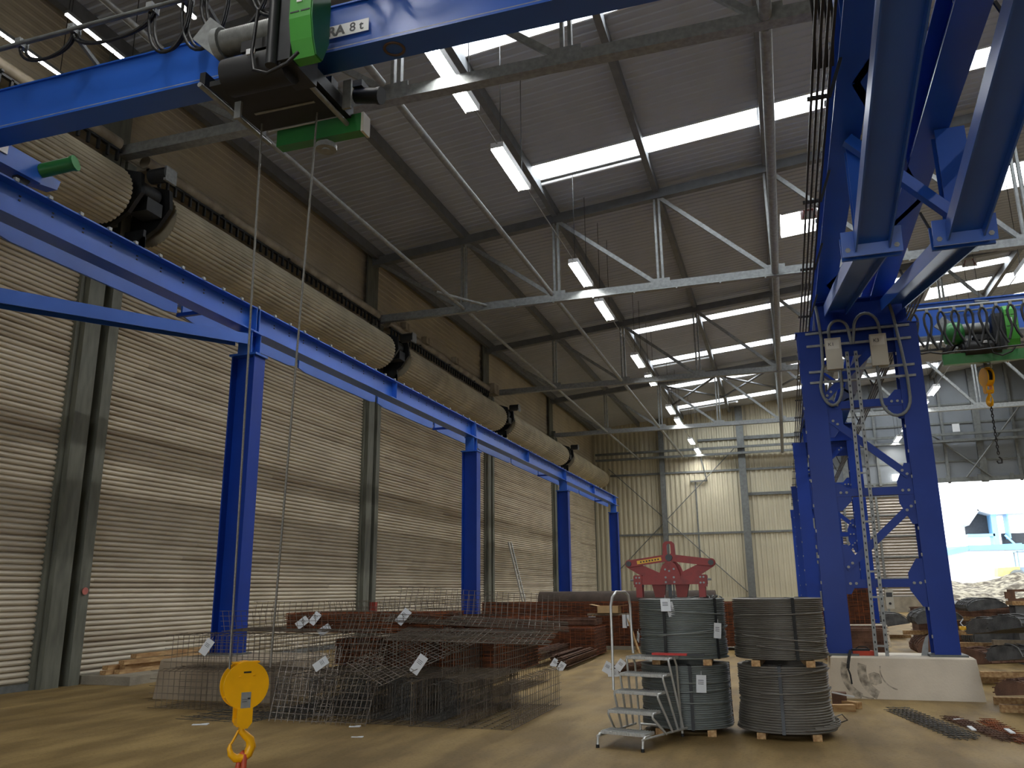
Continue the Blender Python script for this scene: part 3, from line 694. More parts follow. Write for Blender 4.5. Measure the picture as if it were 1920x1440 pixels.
for k, (x, y, nm) in enumerate(((.47, 14.9, 'left leg'), (2.54, 14.9, 'right leg'))):
    o = thing('valve', 'small yellow valve with white cable on the %s of the near twin column' % nm, 'valve', (x, y, 1.05), 0, 'yellow valves')
    mb = MB(); mb.cyl((-.05, -.03, 0), (.05, -.03, 0), .03, 10); mb.box((0, -.03, 0), (.05, .06, .06)); mb.build('body', SIGNY, o)
    mb = MB(); mb.tube([(.02, -.03, .02), (-.02, -.03, .08), (.03, -.02, .14)], .01, 6); mb.build('cable', SIGN, o)

# ------------------------------------------------------------------ near bridge crane
o = thing('bridge_crane', 'blue overhead bridge crane girder crossing above, nearest the camera', 'crane', (LX, 6.84, 7.18)); ox = LX
mb = MB(); mb.bb(.0, 10.7, -.14, .14, .15, .68); mb.bb(-.1, 10.8, -.17, .17, .12, .15); mb.bb(-.1, 10.8, -.17, .17, .68, .7); mb.build('girder', BLUE, o)
mb = MB(); mb.bb(0, 10.7, -.165, -.12, .15, .165); mb.build('lower_edge', GALV, o)
for x, nm in ((0, 'l'), (10.65, 'r')):
    mb = MB(); mb.bb(x - .13, x + .13, -1.0, 1.05, .1, .4); e = mb.build('end_carriage', BLUE, o)
    for y in (-.8, .85): MB().cyl((x - .05, y, .1), (x + .05, y, .1), .1, 14).build('wheel', DARK, e)
    if nm == 'l':
        MB().bb(.13, .15, .3, .48, .24, .38).build('plate', SIGN, e)
        mb = MB(); mb.cyl((.1, 1.05, .3), (.5, 1.2, .42), .1, 12); mb.cyl((.5, 1.2, .42), (.54, 1.21, .43), .115, 12); mb.build('drive_motor', GREEND, e)
        mb = MB(); mb.prism([(0, 0), (.3, .05), (.34, .2), (.05, .22)], (-.1, 1.05, .1), (0, 1, 0), (0, 0, 1), (.2, 0, 0)); mb.build('buffer_bracket', BLUE, e)
mb = MB()
for dy, dz in ((-.5, .96), (-.62, .86)): mb.tube([(.2, dy, dz), (10.5, dy, dz)], .022, 6)
for x in (.4, 2.2, 4.0, 5.8, 7.6, 9.4): mb.beam((x, -.1, .7), (x, -.6, .92), .04, .05)
mb.build('festoon_track', GALVD, o)
MB().bb(5.1, 5.88, -.176, -.172, .28, .43).build('sign_plate', SIGN, o)
text('RA', .16, INK, 'lettering', o, at(FRONT, (5.49, -.178, .355)), .001, .035)
text('8 t', .15, INK, 'lettering', o, at(FRONT, (5.735, -.178, .355)), .001, .012)
mb = MB(); mb.lathe([(.09, 0), (.12, .0), (.12, -.01), (.09, -.01)], (6.1, .0, .12), 20, closed=True); mb.build('round_mark', pm('faded brown ring', (92, 70, 60), .6), o)
mb = MB(); mb.bb(10.2, 10.55, -.7, -.5, -.55, .3); mb.build('collector_box', GREEND, o)
mb = MB(); mb.tube([(9.85, -.6, .2), (9.87, -.55, -.2), (9.9, -.5, -.62)], .016, 6); mb.bb(9.8, 10.35, -.65, -.55, .12, .2); mb.tube([(9.88, -.53, -.4), (10.0, -.5, -.5), (10.25, -.5, -.5)], .025, 6)
for q in range(4): mb.tube([(10.2 + .05 * q, -.5, -.5), (10.2 + .05 * q, -.45, -.62), (10.22 + .05 * q, -.3, -.8), (10.23 + .05 * q, .2, -.93)], .014, 6)
mb.build('current_collector', BLACK, o)
# festoon cable loops
o = thing('festoon_cable', 'black cable hanging in loops from the track of the near bridge crane', 'cable', (-6.5, 6.3, 8.1))
def loop(mb, x0, x1, d, z=0.0, y=0.0, r=.018):
    mb.tube([((x0 + x1) / 2 - (x1 - x0) / 2 * math.cos(PI * k / 14), y, z - d * math.sin(PI * k / 14) ** .8) for k in range(15)], r, 7)
for x0, x1, d in ((-1.7, -.9, .3), (-.9, .25, .28), (.2, .75, .62), (.65, 1.25, .7), (.9, 1.75, .6), (1.55, 2.2, .5), (2.1, 2.9, .42), (3.0, 3.6, .3)):
    mb = MB(); loop(mb, x0, x1, d); loop(mb, x0 + .03, x1 - .02, d - .05, 0, .05); mb.build('cable_loop', BLACK, o)
for x in (-1.7, -.9, .22, .7, 1.2, 1.65, 2.15, 2.95):
    mb = MB(); mb.bb(x - .04, x + .04, -.05, .08, -.04, .06); mb.build('cable_trolley', GALV, o)

def hoist(lab, loc, mirror=False, far=False):
    """crab on the bridge: local x along the girder, -y towards the camera; z = 0 girder underside"""
    o = thing('hoist_trolley', lab, 'hoist', loc)
    mb = MB(); N = 26; prof = []
    for k in range(N): prof += [(.125, k * .027), (.137, k * .027 + .013)]
    mb.lathe(prof, (-.75, -.62, .25), 20, axis='x'); mb.build('drum', DRUM, o)
    mb = MB(); mb.cyl((-.83, -.62, .25), (-.75, -.62, .25), .17, 18); mb.beam((-1.05, -.62, .5), (-.75, -.62, .22), .06, .3, (0, 0, 1)); mb.build('drum_end', GALV, o)
    mb = MB(); mb.bb(-.02, .22, -.85, -.35, -.3, .5); mb.cyl((.02, -.86, -.35), (.02, -.86, .42), .06, 10); mb.build('gearbox', DARK, o)
    mb = MB(); mb.cyl((-.62, -.66, -.22), (.1, -.66, -.22), .19, 20); mb.cyl((-.66, -.66, -.22), (-.62, -.66, -.22), .13, 16); mb.bb(-.4, .0, -.8, -.5, -.06, .06); mt = mb.build('motor', BLACK, o)
    MB().bb(-.28, -.18, -.87, -.855, -.16, -.1).build('label_plate', SIGN, mt)
    oc = [(-.3, .1), (-.3, .55), (-.15, .66), (.15, .66), (.28, .5), (.28, -.02), (.1, -.28), (-.1, -.28), (-.22, -.12)]
    oc = [(-.3 + (p + .3) * .58, q) for p, q in oc]; mb = MB(); mb.prism(oc, (.22, -.6, 0), (0, 1, 0), (0, 0, 1), (.24, 0, 0)); gb = mb.build('control_cover', GREEN, o)
    mb = MB(); mb.prism([(p * .97, q * .97 + .004) for p, q in oc], (.455, -.6, 0), (0, 1, 0), (0, 0, 1), (.02, 0, 0)); mb.build('shaded_cover_end', GREEND, gb)  # same cover, end face painted deeper green as its shaded side
    mb = MB()
    for z in (.16, .42): mb.bb(.23, .33, -.905, -.895, z, z + .015); mb.bb(.35, .45, -.905, -.895, z, z + .015)
    mb.build('groove', DARK, gb); MB().bb(.3, .36, -.91, -.9, .27, .36).build('label_plate', SIGN, gb)
    mb = MB(); mb.bb(-.6, .4, -.62, .3, -.46, -.4); mb.bb(-.75, -.68, -.6, .5, -.4, -.25); mb.bb(.4, .47, -.6, .5, -.4, -.25)
    mb.bb(-.6, -.3, .2, .34, -.36, .0); mb.bb(.05, .35, .2, .34, -.36, .0); mb.build('trolley_frame', BLACK, o)
    mb = MB()
    for x in (-.66, .42): mb.cyl((x, -.7, -.47), (x, .55, -.47), .028, 8)
    mb.bb(-.45, .3, -.05, -.02, -.47, -.43); mb.bb(-.52, -.44, -.3, -.27, -.66, -.4); mb.bb(.5, .6, .2, .23, -.45, -.1); mb.build('cross_rod', GALV, o)
    mb = MB(); mb.bb(-.5, .6, .46, .6, -.58, -.36); cw = mb.build('side_beam', GREEND, o)
    mb = MB(); mb.bb(.6, .63, .45, .61, -.6, -.36); mb.bb(-.62, .0, .455, .46, -.375, -.36); mb.build('beam_cap', BOXM, cw)
    mb = MB(); mb.cyl((.14, .5, -.72), (.14, .5, -.66), .12, 18); mb.cyl((.14, .5, -.735), (.14, .5, -.72), .05, 12); mb.cyl((.14, .5, -.66), (.14, .5, -.6), .03, 8); mb.build('buffer_disc', GALV, o)
    mb = MB(); mb.cyl((.5, .5, -.1), (.78, .5, -.16), .09, 14); mb.cyl((.78, .5, -.16), (.82, .5, -.17), .1, 14); mb.bb(.5, .62, .4, .6, -.05, .03); mb.build('drive_motor', BLACK, o)
    mb = MB(); mb.tube([(-.15, -.9, .3), (-.17, -.92, -.2), (-.12, -.94, -.42), (.05, -.95, -.5), (.25, -.93, -.42), (.35, -.9, -.3)], .018, 7); mb.build('supply_cable', BLACK, o)
    mb = MB(); mb.cyl((-.28, .16, -.25), (-.28, .16, -.25 + .001), .1, 8)
    return o
h1 = hoist('black and green hoist trolley hung on the near blue crane girder', (-4.72, 6.84, 7.3))
for ch in h1.children:
    if ch.name.split('.')[0] in ('drum', 'drum_end', 'gearbox', 'motor', 'control_cover', 'supply_cable'): ch.location = (.3, 0, -.23)
mb = MB()
mb.tube([(-5.22, 7.0, 7.05), (-5.06, 6.9, 1.0)], .011, 6); mb.build('wire_rope', ROPE, h1, (-4.72, 6.84, 7.3)).location = (0, 0, 0)
mb = MB()
mb.tube([(-4.5, 7.0, 7.0), (-4.77, 7.13, 1.0)], .011, 6); mb.build('wire_rope', ROPE, h1, (-4.72, 6.84, 7.3)).location = (0, 0, 0)

def hookblock(lab, loc, rz):
    o = thing('hook_block', lab, 'hook block', loc, rz)      # origin at hook tip level, disc centre z = .66
    D = [(.215 * math.cos(t) * .98, .215 * math.sin(t)) for t in [2 * PI * k / 36 for k in range(36)]]
    for y, nm in ((-.075, 0), (.05, 1)):
        mb = MB(); mb.prism(D, (0, y, .66), (1, 0, 0), (0, 0, 1), (0, .025, 0))
        p = mb.build('side_plate', YELLOW, o)
        if nm == 0:
            MB().bb(-.045, .045, -.079, -.075, .45, .6).build('data_plate', GALV, p)
            MB().bb(-.035, .035, -.079, -.075, .77, .785).build('badge', DARK, p)
            MB().bb(.015, .04, -.081, -.079, .535, .55).bb(-.035, .01, -.081, -.079, .515, .519).bb(-.035, .01, -.081, -.079, .535, .538).build('print', INK, p)
            mb = MB(); mb.cyl((-.08, -.082, .74), (-.06, -.082, .745), .006, 6); mb.cyl((.05, -.082, .745), (.07, -.082, .75), .006, 6); mb.build('bolt', YELLOW, p)
    mb = MB(); A = arc(0, .66, .19, .205, -2.6, -.55, 14); mb.prism(A, (0, -.05, 0), (1, 0, 0), (0, 0, 1), (0, .1, 0))
    A = arc(0, .66, .19, .2, 1.15, 1.95, 8); mb.prism(A, (0, -.06, 0), (1, 0, 0), (0, 0, 1), (0, .12, 0)); mb.bb(-.12, .12, -.05, .05, .855, .87); mb.build('rope_guard', YELLOW, o)
    mb = MB(); mb.lathe([(.03, -.045), (.17, -.045), (.15, 0), (.17, .045), (.03, .045)], (0, 0, .66), 28, axis='y'); mb.build('sheave', BLACK, o)
    mb = MB(); mb.prism([(-.07, .46), (.07, .46), (.07, .33), (.03, .28), (-.03, .28), (-.07, .33)], (0, -.085, 0), (1, 0, 0), (0, 0, 1), (0, .03, 0))
    mb.prism([(-.07, .46), (.07, .46), (.07, .33), (.03, .28), (-.03, .28), (-.07, .33)], (0, .055, 0), (1, 0, 0), (0, 0, 1), (0, .03, 0)); mb.bb(-.06, .06, -.06, .06, .3, .36); mb.build('cross_head', YELLOW, o)
    pts = [(0, 0, .31), (0, 0, .25), (.035, 0, .215), (.085, 0, .17), (.1, 0, .11), (.075, 0, .05), (.02, 0, .015), (-.04, 0, .02), (-.085, 0, .06), (-.1, 0, .11), (-.095, 0, .15)]
    mb = MB(); mb.tube(pts, [.03, .032, .036, .042, .046, .046, .044, .038, .03, .022, .012], 10); hk = mb.build('hook', YELLOW, o)
    mb = MB(); mb.tube([(-.03, -.01, .26), (-.06, -.01, .2), (-.09, -.01, .15)], .012, 6); mb.build('safety_latch', YELLOW, hk)
    return o
hookblock('yellow hook block with open hook hanging low at the front left', (-4.97, 7.02, .19), math.radians(52))
o = thing('chain_sling', 'orange red sling link and dark chain hanging from the low yellow hook', 'chain', (-4.92, 7.02, 0))
mb = MB(); mb.tube([(-.05, .02, .23), (-.055, .0, .16), (-.06, -.02, .06), (-.02, -.04, .03), (.02, -.02, .06), (.0, .0, .16), (-.01, .02, .23), (-.03, .02, .25)], .026, 8, True); mb.bb(-.07, .03, -.05, .0, .0, .09); mb.build('sling_link', ORANGE, o)
mb = MB()
for k in range(7):
    c = V((-.16 + .05 * k, -.06 + .02 * (k % 2), .04)); a = k * 1.57
    mb.tube([c + V((.035 * math.cos(t), .018 * math.sin(t) * math.cos(a), .018 * math.sin(t) * (1 if k % 2 else .3))) for t in [2 * PI * q / 10 for q in range(10)]], .008, 6, True)
mb.build('chain', BLACK, o)
mb = MB(); mb.tube([(-.2, -.08, .0), (-.21, -.08, .06), (-.2, -.08, .1)], .018, 8); mb.build('sling_end', ORANGE, o)

# ------------------------------------------------------------------ far bridge crane in the right aisle
o = thing('bridge_crane', 'blue overhead bridge crane in the right hand aisle, farther away', 'crane', (2.12, 20.7, 7.18))
mb = MB(); mb.bb(.6, 13.5, -.16, .16, .2, 1.0); mb.bb(.3, 13.5, -.2, .2, .98, 1.01); mb.prism([(0, .15), (.6, .2), (.6, 1.0), (.35, .98), (0, .5)], (0, -.14, 0), (1, 0, 0), (0, 0, 1), (0, .28, 0)); mb.build('girder', BLUE, o)
mb = MB(); mb.bb(.3, 13.5, -.2, .2, .16, .2); mb.bb(.5, 13.5, .25, 1.25, -.06, .0); mb.build('lower_flange', GREYP, o)
mb = MB(); mb.bb(-.13, .13, -1.1, 1.1, .02, .35); mb.build('end_carriage', BLUE, o)
mb = MB(); mb.tube([(.9, -1.25, .53), (13, -1.25, .53)], .03, 6)
for x in (1.1, 2.6, 4.1, 5.6): mb.beam((x, -.15, .95), (x, -1.25, .56), .04, .05)
mb.tube([(1.9, -.22, .72), (13, -.22, .74)], .02, 6); mb.build('festoon_track', GALV, o)
o = thing('festoon_cable', 'black cable in a row of loops under the track of the right hand bridge crane', 'cable', (3.14, 19.45, 7.66))
for k in range(9):
    x = .06 + .275 * k; d = (.82, .9, .86, .78, .92, .84, .88, .8, .9)[k]; mb = MB(); c = x
    mb.tube([(c - .11, 0, -d), (c - .06, 0, -d * .8), (c - .02, .01, -d * .62), (c - .07, 0, -d * .35), (c - .075, 0, -.16), (c - .04, 0, -.06), (c, 0, -.03), (c + .04, 0, -.06), (c + .075, 0, -.16), (c + .07, 0, -.35 * d), (c + .02, -.01, -d * .62), (c + .06, 0, -d * .8), (c + .14, 0, -d)], .028, 7); mb.build('cable_loop', BLACK, o)
    MB().bb(c - .03, c + .03, -.03, .03, -.03, .05).build('cable_trolley', GALV, o)
mb = MB(); mb.tube([(.0, 0, -.88), (.12, 0, -.97), (.3, 0, -.95), (.5, 0, -1.0), (.8, 0, -.98), (1.2, 0, -.99), (1.8, 0, -.97), (2.5, 0, -.95)], .02, 6); mb.build('cable_run', BLACK, o)
h2 = hoist('black and green hoist trolley on the right hand bridge crane', (4.75, 20.7, 7.38))
for ch in h2.children:
    if ch.name.split('.')[0] in ('drum', 'drum_end', 'gearbox', 'motor', 'control_cover', 'supply_cable'): ch.location = (.1, 0, -.3)
mb = MB(); mb.bb(-.98, 1.0, -.75, -.63, -.86, -.62); mb.build('front_beam', GREEND, h2)
mb = MB(); mb.lathe([(.0, 0), (.22, .0), (.26, .1), (.26, .3), (.2, .38), (0, .38)], (-.85, -.55, -.1), 20, axis='x'); mb.build('hoist_motor', GREEND, h2)
for dx in (-.05, .05): mb = MB(); mb.tube([(dx * 1.5, -.2, -.4), (dx, -.2, -1.05)], .014, 6); mb.build('wire_rope', ROPE, h2)
hookblock('orange yellow hook block hanging from the right hand bridge crane', (4.7, 20.5, 5.62), math.radians(104))
mb = MB()
for k in range(16):
    c = V((0, 0, -.07 * k)); mb.tube([c + V((.022 * math.cos(t) * (k % 2), .022 * math.cos(t) * (1 - k % 2), .045 * math.sin(t))) for t in [2 * PI * q / 8 for q in range(8)]], .011, 5, True)
mb.tube([(0, 0, -1.14), (.05, 0, -1.2), (.04, 0, -1.28), (-.03, 0, -1.28), (-.05, 0, -1.23)], .018, 6)
o = mb.build('lifting_chain', BLACK); o.location = (4.7, 20.5, 5.6)
tag(o, 'thin chain hanging from the hook of the right hand crane', 'chain')
# ------------------------------------------------------------------ wire coils
def coil(name, lab, loc, r, h, n, m, flare=0.0, seed=1, straps=(0,), rz=0.0):
    o = thing('wire_coil', lab, 'wire coil', loc, rz, 'steel wire coils'); rr = random.Random(seed)
    prof = [(r * .62, 0)]; p = h / n
    for k in range(n):
        z = k * p; q = r + rr.uniform(-.004, .004) + flare * max(0, 1 - 2.2 * k / n) ** 1.6
        if rr.random() < .12: q -= .012
        for dz, dr in ((.02, -.02), (.22, -.003), (.45, .0015), (.68, -.003), (.88, -.02)): prof.append((q + dr, z + dz * p))
    prof.append((r * .62, h)); prof[-2] = (prof[-2][0], h)
    mb = MB(); mb.lathe(prof, (0, 0, 0), 72, 0.0006, closed=True); mb.build('windings', m, o)
    for a in straps:
        mb = MB(); c, s = math.cos(a), math.sin(a); P = []
        for k in range(7): z = h * k / 6; P.append((c * (r + .012 + flare * max(0, 1 - 2.2 * k / 6) ** 1.6), s * (r + .012 + flare * max(0, 1 - 2.2 * k / 6) ** 1.6), z))
        P.append((c * r * .62, s * r * .62, h + .008))
        for x, y in zip(P, P[1:]): mb.beam(x, y, .038, .006, (c, s, .01))
        mb.build('strap', DARK, o)
    mb = MB()
    for k in range(3):
        a0 = rr.uniform(-2.6, -2); z0 = rr.uniform(.15, .9) * h; z1 = z0 + rr.uniform(-.14, .12); z1 = max(.05, min(h - .02, z1)); q = r + .012 + flare * .4 * (1 if z0 < .3 * h else 0)
        mb.tube([(q * math.cos(a0 + 2.1 * t / 24), q * math.sin(a0 + 2.1 * t / 24), z0 + (z1 - z0) * t / 24) for t in range(25)], .009, 6)
    mb.build('loose_wire', m, o)
    return o
CL, CR_ = (-1.32, 11.03), (-.15, 11.02)
cA = coil('', 'grey wire coil at the bottom of the left stack, behind the step ladder', (*CL, .07), .545, .72, 30, COILM, .01, 1, (-1.35, .3, 2.2))
cB = coil('', 'grey wire coil on top of the left stack, under the red lifting tongs', (*CL, .86), .54, .71, 31, COILM, .01, 2, (-1.85, -.62, .6, 2.4))
cC = coil('', 'brownish grey wire coil at the bottom of the right stack, spread wider at its foot', (*CR_, .07), .525, .73, 26, COILB, .05, 3, (-1.62, .5, 2.5))
cD = coil('', 'grey wire coil on top of the right stack with one upright strap', (*CR_, .87), .535, .7, 32, COILB, .015, 4, (-1.22, .8, 2.6))
mb = MB()
for k in range(5):
    a0 = -1.2 + k * .22; mb.tube([((.56 + .05 * math.sin(PI * t / 12)) * math.cos(a0 + t * .1), (.56 + .05 * math.sin(PI * t / 12)) * math.sin(a0 + t * .1), .05 + .012 * k) for t in range(13)], .008, 6)
mb.tube([(.5, -.3, .16), (.62, -.25, .2), (.68, -.12, .12), (.58, .02, .06)], .007, 6); mb.build('frayed_end', COILB, cC)
mb = MB()
for k in range(4): mb.tube([((.36 + .05 * k) * math.cos(t * .13), (.36 + .05 * k) * math.sin(t * .13), .715 + .03 * math.sin(t * .3 + k)) for t in range(-2, 16)], .008, 6)
mb.build('top_wire', COILM, cB)
def blk(x, y, z, sx, sy, sz, lab, rz=0, g='wooden blocks under the coils', nm='wooden_block', m=None):
    o = MB().box((0, 0, sz / 2), (sx, sy, sz)).build(nm, m or WOOD); o.location = (x, y, z); o.rotation_euler = (0, 0, rz); return tag(o, lab, 'timber', g)
for c, st in ((CL, 'left'), (CR_, 'right')):
    for z, lv in ((0, 'under the bottom coil'), (.795, 'between the coils')):
        for dx, d in ((-.26, 'left'), (.3, 'right')):
            blk(c[0] + dx, c[1], z, .1, .96, .068, 'pale timber %s of the %s stack, %s hand one' % (lv, st, d), (-.05 if dx < 0 else .06))
# paper tags on the coils
def papertag(parent, p, rz=0, tilt=.0, w=.1, h=.16, lines=True, roll=0.0):
    M = Matrix.Rotation(rz, 4, 'Z') @ Matrix.Rotation(tilt, 4, 'X') @ Matrix.Rotation(roll, 4, 'Y')
    mb = MB(); mb.box((0, 0, -h / 2), (w, .004, h)); mb.box((0, 0, .02), (.004, .004, .05)); o = mb.build('paper_tag', PAPER, parent); o.matrix_local = at(M, p)
    if lines:
        mb = MB()
        for k in range(3): mb.box((-.005, -.0035, -h * .3 - .02 * k), (w * .55, .002, .006))
        mb.build('print', INK, o)
    return o
def onr(a, r): return (r * math.cos(a), r * math.sin(a))
papertag(cB, (*onr(-1.8, .56), .715), .2, -.5, .12, .17); papertag(cB, (*onr(-1.72, .565), .67), .35, .1, .09, .17, roll=-.25)
papertag(cB, (*onr(-.62, .575), .42), .6, 0, .1, .18, roll=.1); papertag(cB, (*onr(-2.75, .575), .3), -1.1, 0, .09, .12, roll=.3)
papertag(cA, (*onr(-1.12, .57), .62), .3, 0, .12, .2, roll=.05)

# ------------------------------------------------------------------ step ladder
o = thing('step_ladder', 'bare aluminium mobile step ladder with five treads and a left handrail', 'step ladder', (-1.86, 9.55, 0), math.radians(-15))
ST = [(.0, .165), (.19, .36), (.36, .55), (.53, .73), (.72, .905)]      # y, z of the tread fronts, local y climbs
W = .27
for k, (y, z) in enumerate(ST):
    d = .25 if k < 4 else .36; mb = MB(); mb.bb(-W, W, y, y + d, z - .03, z)
    for q in range(18): x = -W + .015 + q * .03; mb.box((x, y - .004, z - .014 - .006 * (q % 2)), (.014, .012, .018)); mb.box((x, y + d / 2, z + .003), (.006, d, .006))
    mb.build('tread' if k < 4 else 'platform', ALU, o)
for s in (-1, 1):
    x = s * (W + .0); t = .014
    mb = MB(); mb.tube([(x, .1, .135), (x, -.02, .14), (x, -.07, .1), (x, -.08, .03)], t, 8); mb.tube([(x, -.08, .12), (x + s * .06, 1.05, .1)], t, 8); mb.tube([(x, 1.05, .1), (x, 1.05, .03)], .016, 8); mb.build('base_rail', ALU, o)
    for k, (y, z) in enumerate(ST[1:]):
        yb = (.46, .64, .8, .96)[k]
        mb = MB(); mb.tube([(x, y + .12, z - .015), (x, y + .035, z - .016), (x, y + .02, z - .03), (x, y + .03, z - .06), (x + s * .05, yb, .11)], t, 8); mb.build('leg_tube', ALU, o)
    mb = MB(); mb.tube([(x, .92, .89), (x, .98, .8), (x, 1.03, .1)], t, 8); mb.build('rear_leg', ALU, o)
    for y in (-.08, 1.05): mb = MB(); mb.cyl((x, y, 0), (x, y, .035), .02, 10); mb.build('rubber_foot', BLACK, o)
mb = MB(); mb.tube([(-W, 1.05, .1), (W, 1.05, .1)], .014, 8); mb.build('base_rail', ALU, o)
mb = MB(); mb.tube([(-W - .03, .42, .55), (-W - .035, .44, 1.1), (-W - .04, .45, 1.5), (-W - .04, .5, 1.6), (-W - .04, .6, 1.66), (-W - .04, .86, 1.66), (-W - .04, .95, 1.62), (-W - .035, .98, 1.5), (-W - .03, .99, 1.0), (-W - .01, .96, .92)], .016, 10); mb.build('handrail', ALU, o)
# bolt cutter lying on the platform
o = thing('hand_tool', 'red handled long tool lying on the top platform of the step ladder', 'tool', (-1.4, 10.33, .915), math.radians(-12))
mb = MB(); mb.beam((-.22, -.02, .02), (.2, .02, .02), .035, .025); mb.beam((-.22, .03, .02), (.2, .05, .02), .03, .025); mb.build('handle', pm('red tool grip', (196, 44, 36), .45), o)
mb = MB(); mb.beam((.2, .03, .02), (.4, .06, .02), .03, .022); mb.beam((-.3, .0, .02), (-.22, .0, .02), .05, .02); mb.build('jaw', DARK, o)

# ------------------------------------------------------------------ red lifting tongs
o = thing('lifting_tongs', 'red scissor lifting tongs standing on top of the left wire coils', 'lifting tongs', (-1.44, 11.03, 1.585))
Y1 = (0, 1, 0)
def plate(P, y, d, nm, m=RED, par=None, ): return MB().prism(P, (0, y, 0), (1, 0, 0), (0, 0, 1), (0, d, 0)).build(nm, m, par or o)
# eye link
mb = MB(); OUT = [(-.085, .5), (.085, .5), (.08, .6), (.075, .68), (.04, .71), (-.04, .71), (-.075, .68), (-.08, .6)]
inn = [(.026 * math.cos(t), .61 + .026 * math.sin(t) + (.045 if math.sin(t) > 0 else -.045)) for t in [2 * PI * k / 16 for k in range(16)]]
n1, n2 = len(OUT), 16
def ring(mb, outer, inner, y0, y1):
    # bridge an outer polygon to an inner slot by nearest angle
    N = 32; cx = sum(p[0] for p in inner) / len(inner); cz = sum(p[1] for p in inner) / len(inner)
    def hit(poly, a):
        dx, dz = math.cos(a), math.sin(a); best = 0
        for (x0, z0), (x1, z1) in zip(poly, poly[1:] + poly[:1]):
            x0 -= cx; x1 -= cx; z0 -= cz; z1 -= cz; ex, ez = x1 - x0, z1 - z0; den = dx * ez - dz * ex
            if abs(den) < 1e-9: continue
            t = (x0 * ez - z0 * ex) / den; u = (x0 * dz - z0 * dx) / den
            if t > 0 and -1e-6 <= u <= 1 + 1e-6: best = max(best, t)
        return (cx + dx * best, cz + dz * best)
    vs = []
    for k in range(N):
        a = 2 * PI * k / N; p, q = hit(outer, a), hit(inner, a)
        vs += [(p[0], y0, p[1]), (q[0], y0, q[1]), (q[0], y1, q[1]), (p[0], y1, p[1])]
    fs = []
    for k in range(N):
        m = (k + 1) % N
        for i in range(4): j = (i + 1) % 4; fs.append((k * 4 + i, k * 4 + j, m * 4 + j, m * 4 + i))
    mb.add(vs, fs)
ring(mb, OUT, inn, -.02, .02); mb.build('lifting_eye', RED, o)
mb = MB(); mb.cyl((0, -.06, .5), (0, .06, .5), .045, 14); mb.build('pivot_pin', DARK, o)
def arm(p, q, w0, w1, y, nm, m=RED):
    p, q = V((p[0], 0, p[1])), V((q[0], 0, q[1])); t = (q - p).normalized(); nn = V((-t.z, 0, t.x))
    P = [p + nn * w0, p - nn * w0]
    for k in range(7): a = -PI / 2 + PI * k / 6; P.append(q + nn * (w1 * math.sin(a)) + t * (w1 * math.cos(a)))
    return plate([(v.x, v.z) for v in P], y, .03, nm, m)
for s in (-1, 1):
    a = arm((s * .01, .5), (s * .53, .43), .045, .045, -.035, 'upper_arm')
    if s < 0:
        d = V((-.52, 0, -.07)).normalized()
        MB().beam(V((-.1, -.037, .487)) , V((-.42, -.037, .443)), .004, .045).build('sticker', SIGNY, a)
        mb = MB()
        for q in range(7): mb.box((-.14 - q * .038, -.0405, .481 - q * .0052), (.022, .002, .018))
        mb.build('print', INK, a)
    arm((s * .1, .2), (s * .53, .43), .085, .055, .005, 'lower_arm')
    mb = MB(); mb.cyl((s * .53, -.06, .43), (s * .53, .06, .43), .035, 12); mb.build('pivot_pin', DARK, o)
    mb = MB(); mb.bb(s * .02, s * .47, -.07, .07, .16, .27); mb.build('cross_beam', RED, o)
    mb = MB(); mb.bb(s * .36, s * .46, -.085, .085, .13, .28); mb.build('end_bracket', RED, o)
    mb = MB()
    for z in (.18, .25):
        for x in (.39, .43): mb.cyl((s * x, -.085, z), (s * x, -.098, z), .013, 6)
    mb.tube([(s * .46, 0, .22), (s * .52, 0, .22)], .014, 8); mb.build('bolt', GALV, o)
    plate([(s * .36, 0), (s * .44, 0), (s * .44, .16), (s * .36, .16)], -.07, .03, 'support_leg'); plate([(s * .36, 0), (s * .44, 0), (s * .44, .16), (s * .36, .16)], .04, .03, 'support_leg')
    plate([(s * .08, .0), (s * .2, .0), (s * .24, .17), (s * .06, .17)], -.04, .08, 'gripper_jaw', pm('dull red jaw', (130, 44, 38), .6, 0, .3, 6))
plate([(-.14, .2), (-.12, .16), (.12, .16), (.14, .2), (.13, .3), (.09, .4), (.04, .45), (-.04, .45), (-.09, .4), (-.13, .3)], -.075, .02, 'centre_plate')
plate([(-.1, .2), (-.08, .16), (.16, .16), (.18, .2), (.17, .3), (.13, .4), (.08, .45), (.0, .45), (-.05, .4), (-.09, .3)], .05, .02, 'centre_plate')
mb = MB()
for x, z in ((-.05, .35), (.06, .355), (-.05, .25), (.055, .25), (-.05, .19), (.06, .19), (0, .33)): mb.cyl((x, -.076, z), (x, -.088, z), .014, 6)
mb.build('bolt', GALV, o)
mb = MB(); mb.bb(-.03, .01, -.02, .02, 0, .16); mb.bb(.03, .045, -.02, .02, 0, .16); mb.build('centre_rod', DARK, o)

